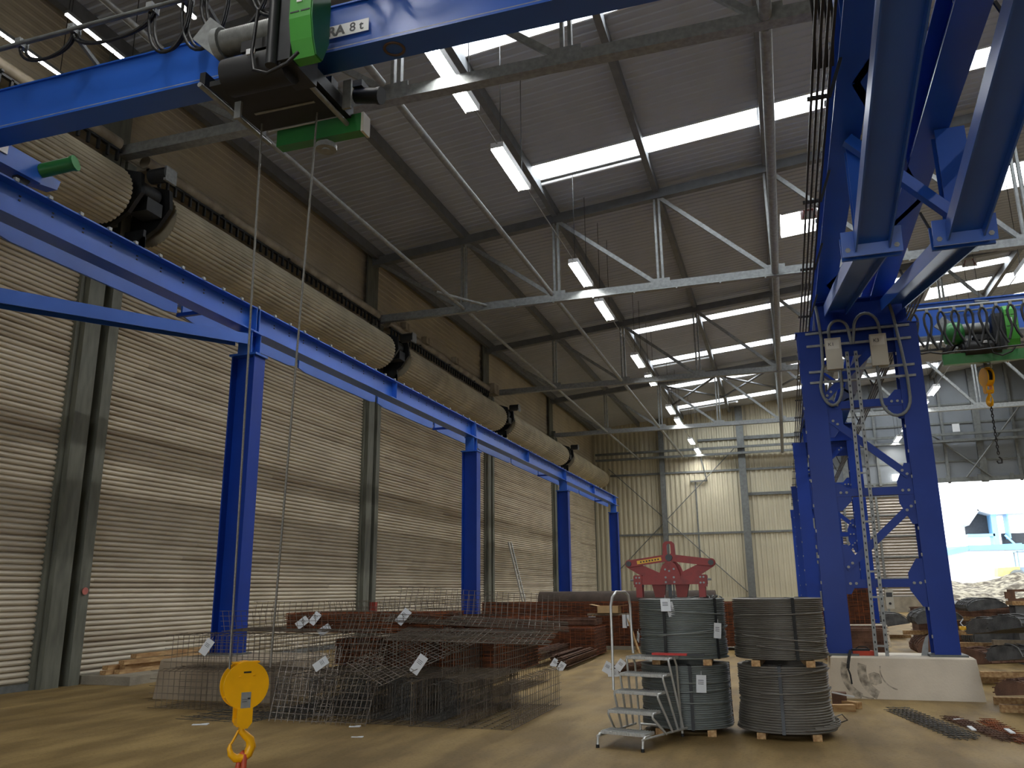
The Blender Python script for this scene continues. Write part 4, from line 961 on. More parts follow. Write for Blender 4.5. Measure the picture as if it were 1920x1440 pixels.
# ------------------------------------------------------------------ wire cages and mesh mats
def cage(w, h, l, pitch=.1, r=.0042, wob=0, seed=0, rows=5, flange=.0):
    """open U shaped basket of bent mesh, length along y, mouth up"""
    mb = MB(); rr = random.Random(seed); n = int(l / pitch)
    for k in range(n + 1):
        y = k * pitch; j = lambda: rr.uniform(-wob, wob)
        P = [(-w / 2 + j(), y, h + j()), (-w / 2, y, .006), (w / 2, y, .006), (w / 2 + j(), y, h + j())]
        if flange: P = [(-w / 2 + flange + j(), y + j(), h + .02 + j())] + P + [(w / 2 - flange + j(), y + j(), h + .02 + j())]
        mb.wire(P, r)
    for q in range(rows + 1):
        z = .006 + (h - .01) * q / rows
        for s in (-1, 1): mb.rod((s * (w / 2 + .004), -.04, z), (s * (w / 2 + .004), l + .04, z + rr.uniform(-wob, wob)), r)
    for q in range(1, 5): x = -w / 2 + w * q / 5; mb.rod((x, -.04, .012), (x, l + .04, .012), r)
    return mb
def mat(w, l, px=.06, py=.1, bend=None, r=.0042, seed=0, wob=.004):
    """flat or bent sheet of welded mesh; bend = [(x, z), ...] profile across"""
    mb = MB(); rr = random.Random(seed); prof = bend or [(-w / 2, 0), (w / 2, 0)]
    y = 0
    while y <= l + 1e-6: mb.wire([(x + rr.uniform(-wob, wob), y, z + rr.uniform(-wob, wob)) for x, z in prof], r); y += py
    for (x0, z0), (x1, z1) in zip(prof, prof[1:]):
        d = math.hypot(x1 - x0, z1 - z0); n = max(1, int(d / px))
        for k in range(n + 1): f = k / n; mb.rod((x0 + (x1 - x0) * f, -.05, z0 + (z1 - z0) * f + r), (x0 + (x1 - x0) * f + rr.uniform(-wob, wob), l + .05, z0 + (z1 - z0) * f + r + rr.uniform(-wob, wob)), r)
    return mb
CG = 'grey wire rebar cages'
def put(mb, nm, lab, cat, loc, rz=0, g=None, m=WIRE, tilt=0, roll=0):
    o = mb.build(nm, m); o.location = loc; o.rotation_euler = (tilt, roll, rz); return tag(o, lab, cat, g)
front = []
XS = [-6.55, -5.75, -5.1, -4.45, -3.75]
YS0 = [10.5, 10.45, 10.4, 10.35, 10.4]
variants = [cage(.66, .54, 2.4, .1, .0048, .006, s, 5, .12).mesh('rebar_cage') for s in range(3)]
for me in variants: me.materials.append(WIRE)
def link(me, nm, lab, cat, loc, rz=0, g=None, tilt=0, roll=0):
    o = bpy.data.objects.new(nm, me); COL.objects.link(o); o.location = loc; o.rotation_euler = (tilt, roll, rz); return tag(o, lab, cat, g)
for i, (x, y) in enumerate(zip(XS, YS0)):
    front.append(link(variants[i % 3], 'rebar_cage', 'open grey wire basket in the front floor row, %s from the left' % ORD[i], 'rebar cage', (x, y, 0), R.uniform(-.05, .05), CG))
v2 = [cage(.68, .5, 2.3, .1, .0048, .01, 10 + s, 5, .2).mesh('rebar_cage') for s in range(2)]
for me in v2: me.materials.append(WIRE)
second = []
for i, (x, y) in enumerate(((-6.35, 10.95), (-5.6, 10.8), (-4.85, 10.75), (-4.1, 10.7))):
    second.append(link(v2[i % 2], 'rebar_cage', 'grey wire basket lying on top of the front row, %s from the left' % ORD[i], 'rebar cage', (x, y, .56), R.uniform(-.1, .1), CG))
front.append(link(variants[1], 'rebar_cage', 'open grey wire basket lying crosswise on the floor at the left end', 'rebar cage', (-7.0, 11.3, 0), PI / 2 + .02, CG))
second.append(link(v2[0], 'rebar_cage', 'open grey wire basket stacked crosswise on top at the left end', 'rebar cage', (-6.95, 11.32, .56), PI / 2 - .02, CG))
# rear rows, glimpsed through the front
for i, x in enumerate((-7.3, -6.5, -5.7, -4.9)):
    link(variants[(i + 1) % 3], 'rebar_cage', 'grey wire basket on the floor behind the front row, %s from the left' % ORD[i], 'rebar cage', (x, 13.55 + .05 * (i % 2), 0), R.uniform(-.04, .04), CG)
for i, x in enumerate((-7.0, -6.2, -5.4)):
    link(v2[i % 2], 'rebar_cage', 'grey wire basket stacked behind the rusty packs, %s from the left' % ORD[i], 'rebar cage', (x, 13.6, .56), R.uniform(-.08, .08), CG)
# dense nested baskets low in the middle
for i, (x, y) in enumerate(((-6.2, 10.7), (-5.45, 10.6), (-4.75, 10.6), (-6.9, 10.9))):
    put(cage(.56, .46, 2.2, .06, .0045, .012, 40 + i, 9, .1), 'rebar_cage', 'dense grey wire basket nested inside the front row, %s' % ('fourth one nearest the left' if i == 3 else ORD[i] + ' from the middle'), 'rebar cage', (x, y, .03), R.uniform(-.08, .08), CG, WIREDK)
# loose bent mats on and in front of the pile
MG = 'bent wire mats on the pile'
Lp = [(-.5, .42), (-.45, .02), (.45, 0), (.55, .3)]
put(mat(1, 2.4, .07, .1, Lp, .0046, 1, .012), 'wire_mat', 'bent grey wire mat tilted on top of the left end of the pile', 'wire mat', (-8.3, 11.5, 1.12), -1.45, MG, WIRE, 0, .0)
put(mat(1, 2.2, .08, .1, [(-.55, .0), (.5, .06), (.62, .34)], .0046, 2, .012), 'wire_mat', 'bent grey wire mat lying behind the blue column foot', 'wire mat', (-6.8, 12.3, 1.2), -1.62, MG, WIRE)
put(mat(1, 2.6, .08, .09, [(-.7, .42), (-.5, .04), (.5, .0), (.62, .12)], .0046, 3, .015), 'wire_mat', 'bright edged grey wire mat sloping on the right end of the pile', 'wire mat', (-5.7, 11.6, 1.3), -1.3, MG, WIRE, -.06, .06)
put(mat(1, 2.2, .06, .09, [(-.6, .0), (.6, .0), (.66, .16)], .0046, 4, .015), 'wire_mat', 'grey wire mat laid across the upper baskets at the right front', 'wire mat', (-5.4, 11.25, 1.1), -1.42, MG, WIRE, -.03, .1)
put(mat(1, 2.3, .07, .1, [(-.5, .35), (-.45, .0), (.5, .0)], .0046, 5, .015), 'wire_mat', 'tall bent wire mat standing up at the back of the pile', 'wire mat', (-6.9, 13.3, 1.28), -1.5, MG, WIRE, 0, -.06)
put(mat(.8, 1.5, .07, .1, None, .0046, 6, .012), 'wire_mat', 'grey wire mat leaning against the middle of the front row', 'wire mat', (-5.75, 10.22, .03), 0, MG, WIRE, 1.05, 0)
put(mat(.8, 1.3, .08, .1, None, .0046, 7, .012), 'wire_mat', 'grey wire mat leaning askew just right of the hook block', 'wire mat', (-6.35, 10.25, .03), .5, MG, WIRE, .75, .1)
put(mat(.9, 1.6, .07, .1, None, .0046, 8, .015), 'wire_mat', 'twisted grey wire mat slipping off the upper baskets at the centre', 'wire mat', (-5.5, 10.4, .62), -.5, MG, WIRE, .3, .25)
put(mat(.9, 1.2, .07, .1, None, .0046, 9, .015), 'wire_mat', 'flat grey wire mat on the floor in front of the left basket', 'wire mat', (-6.95, 10.45, .012), PI / 2 - .1, MG, WIREDK)
put(mat(.9, 1.7, .07, .1, None, .0046, 12, .015), 'wire_mat', 'flat grey wire mat on the floor under the middle baskets', 'wire mat', (-6.9, 10.42, .012), -.1, MG, WIREDK)
# rusty packs in the pile
def pack(nm, lab, loc, sx, sy, sz, rz=0, layers=10, bar=.11, g='rusty mesh packs', m=RUST, core=RUSTC, seed=0, tilt=0):
    """tight stack of rusty mats: x long, bars showing on every side"""
    o = thing(nm, lab, 'mesh pack', loc, rz, g); o.rotation_euler = (tilt, 0, rz); rr = random.Random(seed)
    MB().bb(-sx / 2 + .02, sx / 2 - .02, -sy / 2 + .02, sy / 2 - .02, .005, sz - .025).build('core', core, o)
    mb = MB(); q = lambda a: rr.uniform(-a, a)
    for k in range(layers):
        z = .012 + (sz - .02) * k / (layers - 1)
        for s in (-1, 1): mb.rod((-sx / 2 + q(.04), s * (sy / 2 - .006) + q(.01), z + q(.008)), (sx / 2 + q(.04), s * (sy / 2 - .006) + q(.01), z + q(.008)), .007)
        for s in (-1, 1): mb.rod((s * (sx / 2 - .01) + q(.02), -sy / 2, z + q(.006)), (s * (sx / 2 - .01) + q(.02), sy / 2, z + q(.006)), .007)
    mb.build('long_bars', m, o)
    mb = MB(); x = -sx / 2 + .03
    while x < sx / 2: 
        for s in (-1, 1): mb.rod((x + q(.01), s * sy / 2, .01), (x + q(.02), s * sy / 2, sz), .006)
        mb.rod((x, -sy / 2 - q(.02), sz - .01 + q(.01)), (x + q(.02), sy / 2 + q(.02), sz - .01 + q(.01)), .006); x += bar
    y = -sy / 2 + .05
    while y < sy / 2: mb.rod((-sx / 2, y, sz - .004 + q(.012)), (sx / 2, y + q(.03), sz - .004 + q(.012)), .006); y += .1
    mb.build('cross_bars', m, o); return o
pk1 = pack('mesh_pack', 'dark rusty mesh pack lying on the pile right of the blue column', (-6.3, 12.25, 1.07), 2.7, .9, .3, .03, 9, .12, seed=1)
pk2 = pack('mesh_pack', 'orange rusty mesh pack sticking out at the right end of the grey pile', (-4.85, 13.35, .98), 2.2, .9, .28, .08, 8, .12, seed=2)
pk3 = pack('mesh_pack', 'rusty mesh pack low in the middle of the grey pile', (-5.4, 12.6, .56), 3.2, .8, .4, .0, 9, .12, seed=3)
for t_, (p, rz, tl, rl, par) in enumerate((((-.95, -.47, .22), .3, -.2, .9, pk1), ((-.75, -.47, .3), .2, -.3, .6, pk1), ((-.55, -.47, .1), .3, -.2, 1.0, pk1))): papertag(par, p, rz, tl, .12, .2, True, rl)
papertag(front[0], (.33, .0, .5), .1, -.2, .12, .2, True, .6) if False else None
papertag(second[-1], (-.38, 1.45, .44), -PI / 2 + .3, -.1, .13, .24, True, .55); papertag(second[0], (.0, -.06, .2), .2, -.2, .12, .22, True, .95)
papertag(second[2], (.1, -.06, .28), .25, -.15, .13, .26, True, .6); papertag(second[2], (-.5, .7, .86), .2, -.3, .13, .24, True, .65)
# low rusty packs and rods at the right of the pile, long rusty walls behind
pk4 = pack('mesh_pack', 'low rusty mesh pack on the floor at the foot of the long rusty stack', (-6.4, 22.2, .04), 3.2, 1.5, .7, 0, 10, .14, seed=4)
pk5 = pack('mesh_pack', 'grey brown mesh pack lying on the low rusty pack beside the cardboard box', (-6.2, 22.5, .76), 2.6, 1.0, .18, .02, 5, .14, m=RUSTB, core=RUSTB, seed=5)
pack('mesh_stack', 'long tall rusty mesh stack with an orange top edge, behind the grey pile', (-6.45, 25.0, .1), 5.0, 1.3, 1.22, 0, 16, .14, 'long rusty mesh stacks', seed=6)
pack('mesh_stack', 'long tall rusty mesh stack behind the wire coils', (-1.3, 25.3, .1), 5.0, 1.3, 1.2, 0, 16, .14, 'long rusty mesh stacks', seed=7)
pack('mesh_stack', 'brown rusty mesh stack seen between the legs of the near twin column', (1.4, 22.0, .05), 1.4, 1.2, .72, 0, 10, .12, 'long rusty mesh stacks', m=RUSTB, core=RUSTB, seed=8)
for i, (x0, y0, z0, x1, y1, nm) in enumerate(((-4.78, 18.1, .0, -4.85, 21.4, 'nearest'), (-5.15, 18.9, .0, -5.2, 21.4, 'middle'), (-5.5, 18.5, .1, -5.6, 21.4, 'rearmost'))):
    o = thing('rod_bundle', 'bundle of brown rusty rods on the floor beside the grey pile, %s one' % nm, 'rod bundle', (x0, y0, z0), 0, 'rusty rod bundles'); mb = MB()
    for k in range(40): a, b_ = R.uniform(-.13, .13), R.uniform(.0, .24); mb.rod((a, R.uniform(-.05, .05), b_ + .02), (x1 - x0 + a, y1 - y0, b_ + .02), .014)
    mb.build('rods', RUSTB, o)
    if i < 2: papertag(o, (.05, -.07, .16), .3, -.3, .14, .2, True, .6)
o = thing('rod_bundle', 'bundle of brown rusty rods with white tags left of the step ladder', 'rod bundle', (-3.35, 17.2, 0), 0, 'rusty rod bundles'); mb = MB()
for k in range(26): a, b_ = R.uniform(-.22, .22), R.uniform(0, .2); mb.rod((a, R.uniform(-.1, .1), .02 + b_), (a + 1.1, 3.0, .02 + b_), .014)
mb.build('rods', RUSTB, o)
for p, rl in (((-.18, -.12, .26), .5), ((.1, -.12, .3), .7), ((0, -.16, .08), 1.4)): papertag(o, p, .3, -.2, .15, .22, True, rl)
# dark roll of mesh at the back
ROLLM = pm('dark brown mesh roll', (86, 74, 66), .8, 0, .3, 4, .2, 40)
def meshroll(lab, loc, L, r, m=ROLLM):
    o = thing('mesh_roll', lab, 'mesh roll', loc, 0, 'dark mesh rolls')
    mb = MB(); prof = [(0, 0)]
    x = 0
    while x < L: prof += [(r, x), (r - .012, x + .04)]; x += .06
    prof += [(0, L)]; mb.lathe(prof, (0, 0, r), 28, axis='x'); mb.build('roll', m, o); return o
meshroll('dark mesh roll lying behind the long rusty stack by the far shutters', (-9.0, 31.0, .9), 6.5, .36); MB
tag(MB().bb(-9.0, -2.6, 30.7, 31.4, 0, .92).build('mesh_stack', RUSTB, None, (-5.8, 31, 0)), 'brown mesh stack carrying the dark mesh roll by the far shutters', 'mesh pack')
tag(MB().bb(-9.0, -3.9, 24.3, 25.6, 0, .098).build('timber_sleeper', CONCR, None, (-6.3, 25, 0)), 'pale sleeper course under the long rusty stack', 'timber')
# cardboard box on a trestle
o = thing('trestle', 'small wooden trestle with splayed legs beyond the low rusty pack', 'trestle', (-4.7, 23.4, 0))
mb = MB(); mb.bb(-.7, .5, -.12, .12, .98, 1.03); mb.build('board', WOODG, o)
for a, b_ in (((-.55, -.1), (-.65, -.25)), ((.4, -.1), (.75, -.3)), ((-.55, .1), (-.65, .3)), ((.4, .1), (.6, .3))): mb = MB(); mb.beam((a[0], a[1], 1.0), (b_[0], b_[1], 0), .06, .03); mb.build('leg', WOOD, o)
o = thing('cardboard_box', 'open brown cardboard box standing on the trestle', 'box', (-4.8, 23.4, 1.035))
mb = MB(); mb.bb(-.3, .3, -.2, -.19, 0, .2); mb.bb(-.3, .3, .19, .2, 0, .2); mb.bb(-.3, -.29, -.2, .2, 0, .2); mb.bb(.29, .3, -.2, .2, 0, .2); mb.bb(-.3, .3, -.2, .2, 0, .01); mb.build('box', CARD, o)
mb = MB(); mb.beam((-.3, 0, .2), (-.52, 0, .24), .38, .008); mb.beam((.3, 0, .2), (.5, 0, .22), .38, .008); mb.build('flap', CARD, o)
for k, (x, z) in enumerate(((-5.3, .95), (-4.35, 1.0))): tag(MB().bb(-.06, .06, -.01, .01, -.35, .0).bb(.04, .14, -.01, .01, -.3, 0).build('packing_strip', PAPER), 'white packing strip hanging from the trestle, %s end' % ('left', 'right')[k], 'strip', 'white packing strips').location = (x, 23.26, z)
# aluminium ladder leaning on the far shutter
o = thing('ladder', 'aluminium ladder leaning against the far roller shutter', 'ladder', (-11.9, 38.9, 0)); a, b_ = V((0, 0, 0)), V((-1.15, .5, 4.0))
for s in (0, .42):
    mb = MB(); mb.beam(a + V((0, s, 0)), b_ + V((0, s, 0)), .035, .08); mb.build('side_rail', ALU, o)
for k in range(14): mb = MB(); p = a.lerp(b_, (k + .7) / 14.5); mb.cyl(p, p + V((0, .42, 0)), .016, 8); mb.build('rung', ALU, o)
# timber by the near shutter, concrete kerb
o = thing('timber_stack', 'x', 'timber') if False else None
tag(MB().bb(-13.24, -12.0, 13.35, 17.0, 0, .16).build('kerb_slab', CONCR, None, (-12.6, 15, 0)), 'low pale concrete slab along the foot of the near shutter', 'slab')
for k, (x, z, y0, L, rz) in enumerate(((-12.65, .162, 13.7, 2.9, -.02), (-12.8, .162, 13.5, 3.0, .03), (-12.7, .245, 13.9, 2.7, .02), (-12.85, .245, 13.6, 3.0, -.02), (-12.65, .328, 13.8, 2.8, -.03), (-12.82, .41, 14.3, 2.2, .03))):
    o = MB().bb(-.07, .07, 0, L, 0, .08).build('timber_plank', WOOD); o.location = (x, y0, z); o.rotation_euler = (0, 0, rz)
    tag(o, 'pale plank stacked by the near shutter, ' + ['front one of the bottom layer', 'rear one of the bottom layer', 'front one of the second layer', 'rear one of the second layer', 'single front one of the third layer', 'topmost one'][k], 'timber', 'planks by the near shutter')
# litter on the floor
for k, (x, y, rz, sx, sy, nm) in enumerate(((-5.46, 10.12, .3, .14, .05, 'in front of the middle of the wire pile'), (-7.55, 9.75, .4, .2, .07, 'left of the hanging hook block'), (-5.05, 9.43, .15, .14, .025, 'in the open floor right of the hook'), (2.35, 9.9, .2, .2, .06, 'near the bottom right corner of the floor'))):
    o = MB().box((0, 0, .006), (sx, sy, .008)).box((sx * .3, sy * .3, .01), (sx * .5, sy * .6, .01), .5).build('paper_scrap', PAPER); o.location = (x, y, .0); o.rotation_euler = (0, 0, rz)
    tag(o, 'scrap of white paper lying ' + nm, 'paper', 'paper scraps')

# ------------------------------------------------------------------ flat mesh pieces on the floor at the right
def strips(nm, lab, p, q, wd, n, m, seed, lift=.0):
    p, q = V((*p, 0)), V((*q, 0)); t = (q - p); L = t.length; a = math.atan2(t.y, t.x); rr = random.Random(seed)
    o = thing(nm, lab, 'mesh strip', p, a, 'mesh strips on the floor')
    for j in range(n):
        mb = MB(); y0 = rr.uniform(-.05, .05); z = .01 + .03 * j; sk = rr.uniform(-.06, .06)
        for k in range(6): mb.rod((rr.uniform(-.12, .06), y0 + wd * k / 5, z + lift), (L + rr.uniform(-.05, .1), y0 + wd * k / 5 + sk, z), .006)
        x = 0
        while x < L: mb.rod((x, y0 - .03, z + .008), (x + .02, y0 + wd + .03, z + .008), .0045); x += .15
        mb.build('mat', m, o)
    return o
strips('mesh_strip', 'grey flat mesh strips lying on the floor in front of the white plinth', (1.2, 13.3), (1.66, 11.05), .26, 2, WIREDK, 1)
o = strips('mesh_strip', 'brown rusty mesh strips on the floor right of the grey ones', (1.75, 12.6), (2.05, 11.0), .18, 2, RUSTB, 2); papertag(o, (.4, .1, .07), 0, -1.5, .04, .08, False)
strips('mesh_strip', 'orange rusty mesh strips on the floor farthest right', (2.2, 12.5), (2.3, 10.95), .13, 2, RUST, 3)
for k, (x, y, sx) in enumerate(((2.27, 11.3, .3), (1.9, 11.4, .28))): tag(MB().box((0, 0, 0), (sx * .18, sx, .012)).build('white_slat', PAPER, None, (0, 0, -.006)), 'thin white slat lying on the %s mesh strips' % ('orange rusty', 'brown rusty')[k], 'slat', 'white slats').location = (x, y, .075)
# scraps between coils and plinth
for k, (x, y, z, nm) in enumerate(((.72, 13.5, 0, 'rear'), (.6, 13.1, 0, 'front'))):
    blk(x, y, z, .12, .3, .09, 'small timber offcut on the floor behind the right coils, %s one' % nm, .8 + k, 'timber offcuts')
tag(MB().box((0, 0, .1), (.2, .14, .2)).build('brown_sack', RUSTB), 'small brown scrap bag standing behind the right coils', 'bag').location = (.58, 13.6, 0)
tag(MB().beam((0, 0, .19), (.3, .05, .13), .02, .02).build('white_slat', PAPER), 'thin white slat leaning on the scrap behind the right coils', 'slat').location = (.48, 13.45, .02)

# ------------------------------------------------------------------ bundles of bent mesh at the right
def bent(lab, loc, L, r, rz=0, m=BENT, n=12, part=.62, seed=0):
    """bundle of curved mesh nested together: arched rods in front, dense body behind"""
    XS_ = 1.25 if r > .3 else 1.6; o = thing('bent_mesh_bundle', lab, 'mesh bundle', loc, rz, 'bundles of bent mesh'); rr = random.Random(seed); A0, A1 = .12, PI * (.5 + part)
    for nm, dr, mat_ in (('body', 0, m),):
        P = [(r * math.cos(A0 + (A1 - A0) * k / 18) * XS_, r * (1 + math.sin(A0 + (A1 - A0) * k / 18)) * .78) for k in range(19)]
        P = [(x, max(.0, z)) for x, z in P]; mb = MB(); mb.prism(P, (0, 0, 0), (1, 0, 0), (0, 0, 1), (0, L, 0)); mb.build(nm, mat_, o)
    mb = MB()
    for k in range(n):
        y = -.04 + (L + .06) * k / (n - 1); q = rr.uniform(.98, 1.05)
        mb.tube([(r * q * XS_ * math.cos(A0 + (A1 - A0) * t / 14) + rr.uniform(-.01, .01), y + .1 * math.sin(t * .2 + k), .012 + max(0, r * q * (1 + math.sin(A0 + (A1 - A0) * t / 14)) * .78)) for t in range(15)], .011, 5)
    mb.build('rods', m if m is RUSTB else WIREDK, o)
    mb = MB()
    for k in range(9):
        a = A0 + (A1 - A0) * (k + .5) / 9; x, z = r * (XS_ + .02) * math.cos(a), .012 + max(0, r * 1.02 * (1 + math.sin(a)) * .78); mb.rod((x, -.03, z), (x, L + .03, z), .01)
    mb.build('long_wires', m if m is RUSTB else WIREDK, o); return o
def lay(lab, x, y, z, L, w_=.1, h=.09, rz=0, m=None, g='timbers under the mesh bundles'):
    o = MB().box((0, 0, h / 2), (L, w_, h)).build('timber_beam', m or WOOD); o.location = (x, y, z); o.rotation_euler = (0, 0, rz); return tag(o, lab, 'timber', g)
# stack nearest the right edge
lay('timber under the nearest bent mesh stack, front one', 3.2, 13.55, 0, 1.1, .12, .1); lay('timber under the nearest bent mesh stack, rear one', 3.3, 14.4, 0, 1.1, .12, .1)
bent('brown bent mesh bundle at the bottom of the stack at the right edge', (2.8, 13.3, .102), 1.7, .215, -1.0, RUSTB, 14, seed=1)
lay('timber above the bottom bundle of the nearest stack, sticking out left', 3.1, 13.75, .44, 1.2, .13, .07)
bent('dark grey bent mesh bundle in the middle of the stack at the right edge', (2.86, 13.85, .512), 1.7, .22, -1.05, BENT, 14, seed=2)
lay('grey timber under the top bundle of the nearest stack', 3.3, 13.95, .86, 1.1, .12, .07, 0, WOODG)
bent('dark grey bent mesh bundle on top of the stack at the right edge', (2.95, 13.95, .932), 1.7, .215, -1.05, BENT, 14, seed=3)
# second stack just behind the near right leg
lay('timber under the second bent mesh stack', 3.3, 17.4, 0, 1.2, .12, .12); lay('timber high in the second bent mesh stack', 3.5, 17.6, .6, 1.3, .12, .08)
bent('brown bent mesh bundle low in the second stack right of the near column', (3.0, 17.2, .122), 1.6, .3, -1.0, RUSTB, 12, seed=4)
bent('grey bent mesh bundle on top of the second stack right of the near column', (3.3, 17.3, .682), 1.6, .28, -1.05, BENT, 12, seed=5)
# stacks seen between the legs and beyond
for k, (x, y, z, r, L, m, lab) in enumerate((
        (3.0, 20.6, .1, .33, 1.4, RUSTB, 'brown bent mesh bundle seen low between the legs of the near column'),
        (3.1, 20.7, .72, .3, 1.4, BENT, 'grey bent mesh bundle seen above the brown one between the column legs'),
        (4.6, 22.0, .1, .5, 1.6, BENT, 'grey bent mesh bundle on the floor beyond the second stack'),
        (4.35, 22.0, .98, .26, 1.6, BENT, 'grey bent mesh bundle against the bright gateway beside the near column'),
        (6.2, 23.0, .1, .3, 1.8, BENT, 'grey bent mesh bundle low in the third stack at the right edge'),
        (6.2, 23.0, .66, .26, 1.8, BENT, 'grey bent mesh bundle high in the third stack at the right edge'),
        (3.2, 31.0, .1, .45, 2.2, BENT, 'dark bent mesh bundle far back in front of the louvres'),
        (5.2, 31.5, .1, .5, 2.2, BENT, 'dark bent mesh bundle far back right of the louvres'))):
    bent(lab, (x, y, z), L, r, 0, m, 10, seed=20 + k); 
    if z < .2: lay('timber under the ' + lab, x, y + .5, 0, 1.2, .12, .098, g='timbers under far mesh bundles')
    else: lay('timber carrying the ' + lab, x, y + .5, z - .09, 1.4, .12, .088, g='timbers under far mesh bundles')
for k, (x, y, z, lab) in enumerate(((4.0, 25.5, 1.15, 'lower left'), (4.3, 25.6, 1.2, 'upper'), (4.9, 25.4, 1.15, 'right'))):
    o = MB().box((0, 0, 0), (1.0, .7, .02)).build('sheet_board', GALVD if k == 1 else RUSTB); o.location = (x, y, z + .04 * k); o.rotation_euler = (.12, .05 * k, .2 * k)
    tag(o, 'loose flat sheet lying on the far pallets between the column legs, %s one' % lab, 'sheet', 'loose sheets')
pack('mesh_stack', 'stack of flat brown mesh under the loose sheets between the column legs', (4.4, 25.5, 0), 2.4, 1.4, 1.12, 0, 12, .14, 'far mesh stacks', m=RUSTB, core=RUSTB, seed=30)
pack('mesh_stack', 'stack of dark mesh on timber far right against the gateway', (9.0, 30.0, 0), 4.0, 1.6, 1.3, 0, 12, .2, 'far mesh stacks', m=WIREDK, core=BENT, seed=31)
o = thing('pallet_frame', 'dark steel rack frame with square openings against the bright gateway', 'rack', (5.6, 21.6, 1.35))
mb = MB(); mb.bb(-.9, .9, -.04, .04, 0, .05); mb.bb(-.9, .9, -.04, .04, .2, .25)
for x in (-.86, -.4, 0, .4, .86): mb.bb(x - .1, x + .1, -.04, .04, .05, .2)
mb.build('frame', RUSTB, o); MB().bb(-.9, .9, -.3, .3, -.09, -.002).build('carrier_board', WOOD, o)
MB().bb(-.85, .85, -.28, .28, -1.35, -.1).build('load', BENT, o)
pack('mesh_stack', 'rusty upright mesh stack just right of the near column left leg', (1.55, 24.2, .74), .9, 1.0, .9, .2, 9, .12, 'far mesh stacks', seed=33)
o = thing('tool_box', 'orange red tool box with black top lying on the white plinth', 'tool', (1.05, 14.85, .628), .15)
MB().bb(-.16, .16, -.08, .08, 0, .07).build('body', pm('orange red tool paint', (196, 66, 40), .45), o); mb = MB(); mb.bb(-.17, .1, -.07, .07, .07, .1); mb.tube([(-.1, 0, .1), (-.05, 0, .13), (.05, 0, .13), (.1, 0, .1)], .01, 6); mb.build('handle', BLACK, o)
o = thing('deflector_plate', 'pale curved plate standing on the white plinth beside the right leg', 'plate', (2.02, 14.95, .628)); mb = MB()
mb.prism([(0, 0), (.1, 0), (.12, .2), (.14, .32), (.09, .28), (.04, .16)], (-.1, 0, 0), (1, 0, 0), (0, 0, 1), (0, .02, 0)); mb.build('plate', GALV, o)
o = thing('control_box', 'small grey control unit fixed to the cable ladder', 'electrical box', (1.52, 14.66, 1.35)); MB().bb(-.06, .06, -.03, .05, 0, .3).build('case', BOXM, o); MB().bb(-.045, .045, -.034, -.03, .18, .25).build('display', DARK, o); mb = MB(); mb.cyl((.0, -.03, .08), (.0, -.05, .08), .02, 8); mb.build('knob', BLACK, o)

# ------------------------------------------------------------------ outside the gateway
def heap():
    mb = MB(); nx, ny = 60, 26; rr = random.Random(5); vs = []
    for j in range(ny):
        for i in range(nx):
            x = 2 + i * .55; y = YE + 1.5 + j * .6; f = j / (ny - 1)
            h = 2.2 * min(1, f * 1.35) * (1 - .25 * max(0, f - .8) / .2) * (1 + .12 * math.sin(i * .5) + .08 * math.sin(i * .21 + 1)) + rr.uniform(-.14, .14)
            vs.append((x, y, max(-.02, h - (.1 if j == 0 else 0))))
    mb.add(vs, [(j * nx + i, j * nx + i + 1, (j + 1) * nx + i + 1, (j + 1) * nx + i) for j in range(ny - 1) for i in range(nx - 1)])
    return mb
o = tag(heap().build('gravel_heap', GRAVEL), 'pale rough gravel heap outside the open gateway', 'gravel'); o['kind'] = 'stuff'
o = thing('outbuilding', 'white low building with light blue roof edge outside the gateway', 'building', (20, 92, 0))
mb = MB(); mb.prism([(-6, 0), (30, 0), (30, 5.1), (-2.8, 5.1), (-6, 4.4)], (0, 0, 0), (1, 0, 0), (0, 0, 1), (0, 10, 0)); mb.build('wall', WHITEB, o)
mb = MB(); mb.beam((-2.8, -.1, 5.25), (30, -.1, 5.25), .3, .5); mb.beam((-6.1, -.1, 4.5), (-2.8, -.1, 5.25), .3, .45); mb.build('roof_edge', LBLUE, o)
o = thing('red_shutter_building', 'faded red slatted wall glimpsed left of the right column leg outside', 'building', (13.5, 92, 0))
mb = MB(); 
for k in range(10): mb.bb(-4, .0, -.2, 0, .45 * k, .45 * k + .3)
mb.bb(-4, 0, .0, .3, 0, 4.6); mb.build('wall', PINK, o); MB().bb(-4.2, .2, -.3, .4, 4.6, 4.9).build('roof_edge', LBLUE, o)
o = thing('silo_shed', 'pale canopy and dark hopper plant standing behind the white building', 'plant', (24.6, 112, 0))
mb = MB(); mb.bb(-1.0, -.4, -1, 1, 5, 10.0); mb.bb(.7, .85, -1, 1, 7, 10.2); mb.build('leg', LBLUE, o)
mb = MB(); mb.prism([(-2.4, 10.3), (-1.0, 9.8), (14, 10.0), (14, 10.6), (-2.4, 10.7)], (0, -1.5, 0), (1, 0, 0), (0, 0, 1), (0, 4, 0)); mb.prism([(-2.5, 10.6), (-3.8, 8.8), (-3.5, 8.6), (-2.2, 10.3)], (0, -1.5, 0), (1, 0, 0), (0, 0, 1), (0, 4, 0)); mb.build('roof', pm('pale roof', (196, 200, 206), .6), o)
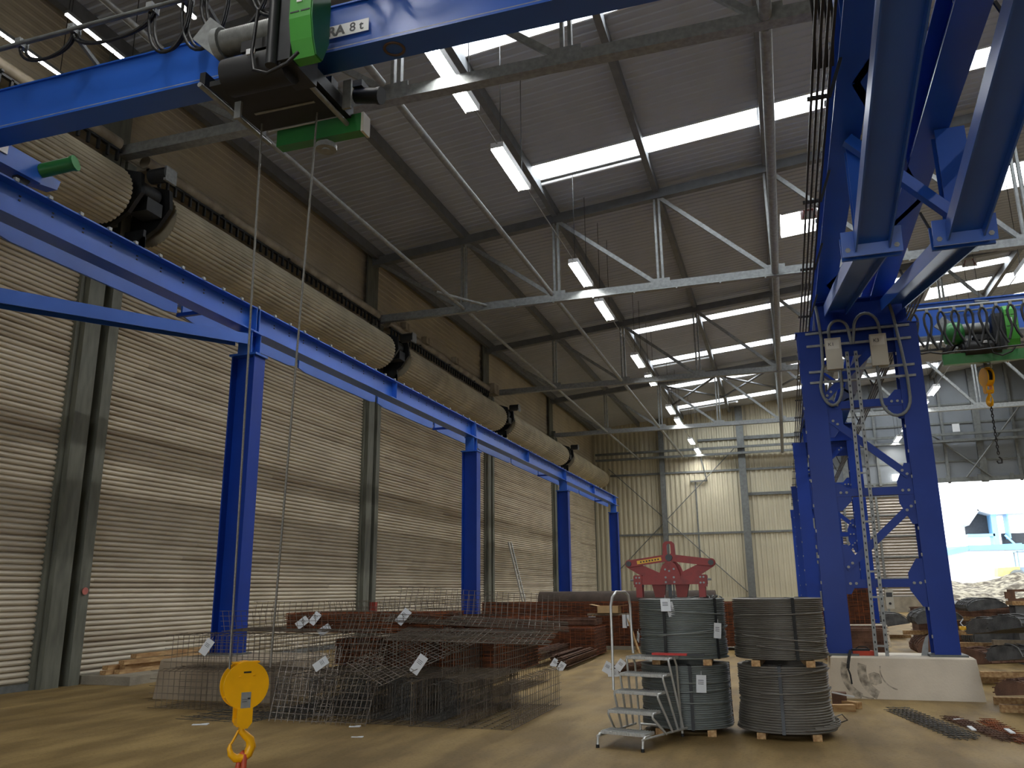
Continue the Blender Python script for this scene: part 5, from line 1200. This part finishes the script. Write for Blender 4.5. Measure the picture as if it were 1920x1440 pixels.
mb = MB(); mb.prism([(-3.5, 8.7), (-2.3, 10.2), (-.9, 9.8), (-.9, 7.5), (-3.5, 7.5)], (0, 1, 0), (1, 0, 0), (0, 0, 1), (0, .4, 0)); mb.bb(.3, 14, 1, 1.4, 5, 7.7); mb.build('back_wall', pm('dark plant cladding', (60, 62, 66), .7), o)
mb = MB(); mb.bb(-3.7, -.8, -1, 1, 7.3, 7.6); mb.beam((-9, 0, 5.8), (2, 0, 6.2), .6, .5); mb.beam((.2, -1, 7.4), (2, -1, 5.2), .2, .2); mb.build('gantry', LBLUE, o)
mb = MB(); mb.prism([(-9, 5), (-2, 5), (-2, 5.9), (-5, 5.8), (-9, 5.2)], (0, 0.6, 0), (1, 0, 0), (0, 0, 1), (0, 2, 0)); mb.build('tarpaulin', pm('dark cover', (58, 60, 66), .6), o)
o = thing('wheel_loader', 'pale yellow and white wheel loader standing beyond the gravel heap', 'wheel loader', (19.3, 84.5, 1.75))
for x in (-.1, 1.9):
    for y in (-.9, .9): MB().lathe([(0, -.25), (.45, -.25), (.62, -.18), (.62, .18), (.45, .25), (0, .25)], (x, y, .62), 20, axis='y').build('wheel', GALVD, o)
mb = MB(); mb.prism([(-1.6, .7), (.2, .6), (.2, 1.5), (-1.5, 1.4)], (0, -.7, 0), (1, 0, 0), (0, 0, 1), (0, 1.4, 0)); mb.build('engine_cover', pm('faded yellow', (226, 214, 140), .5), o)
mb = MB(); mb.prism([(.2, .8), (2.4, .8), (2.2, 1.35), (.2, 1.45)], (0, -.6, 0), (1, 0, 0), (0, 0, 1), (0, 1.2, 0)); mb.bb(.1, 1.5, -.65, .65, 2.75, 2.85)
for x in (.2, 1.4):
    for y in (-.6, .6): mb.bb(x - .05, x + .05, y - .05, y + .05, 1.4, 2.8)
mb.build('cab', pm('pale blue grey paint', (150, 172, 190), .5), o)
mb = MB(); mb.beam((2.2, 0, 1.2), (3.4, 0, .6), .8, .25); mb.prism([(3.3, 0), (4.2, 0), (3.9, .9), (3.3, .9)], (0, -1.1, 0), (1, 0, 0), (0, 0, 1), (0, 2.2, 0)); mb.build('bucket', GALVD, o)
tag(MB().bb(15, 40, 83, 90, -.02, 1.74).build('earth_bank', GRAVEL, None, (25, 86, 0)), 'flat gravel bank carrying the wheel loader', 'gravel')['kind'] = 'stuff'
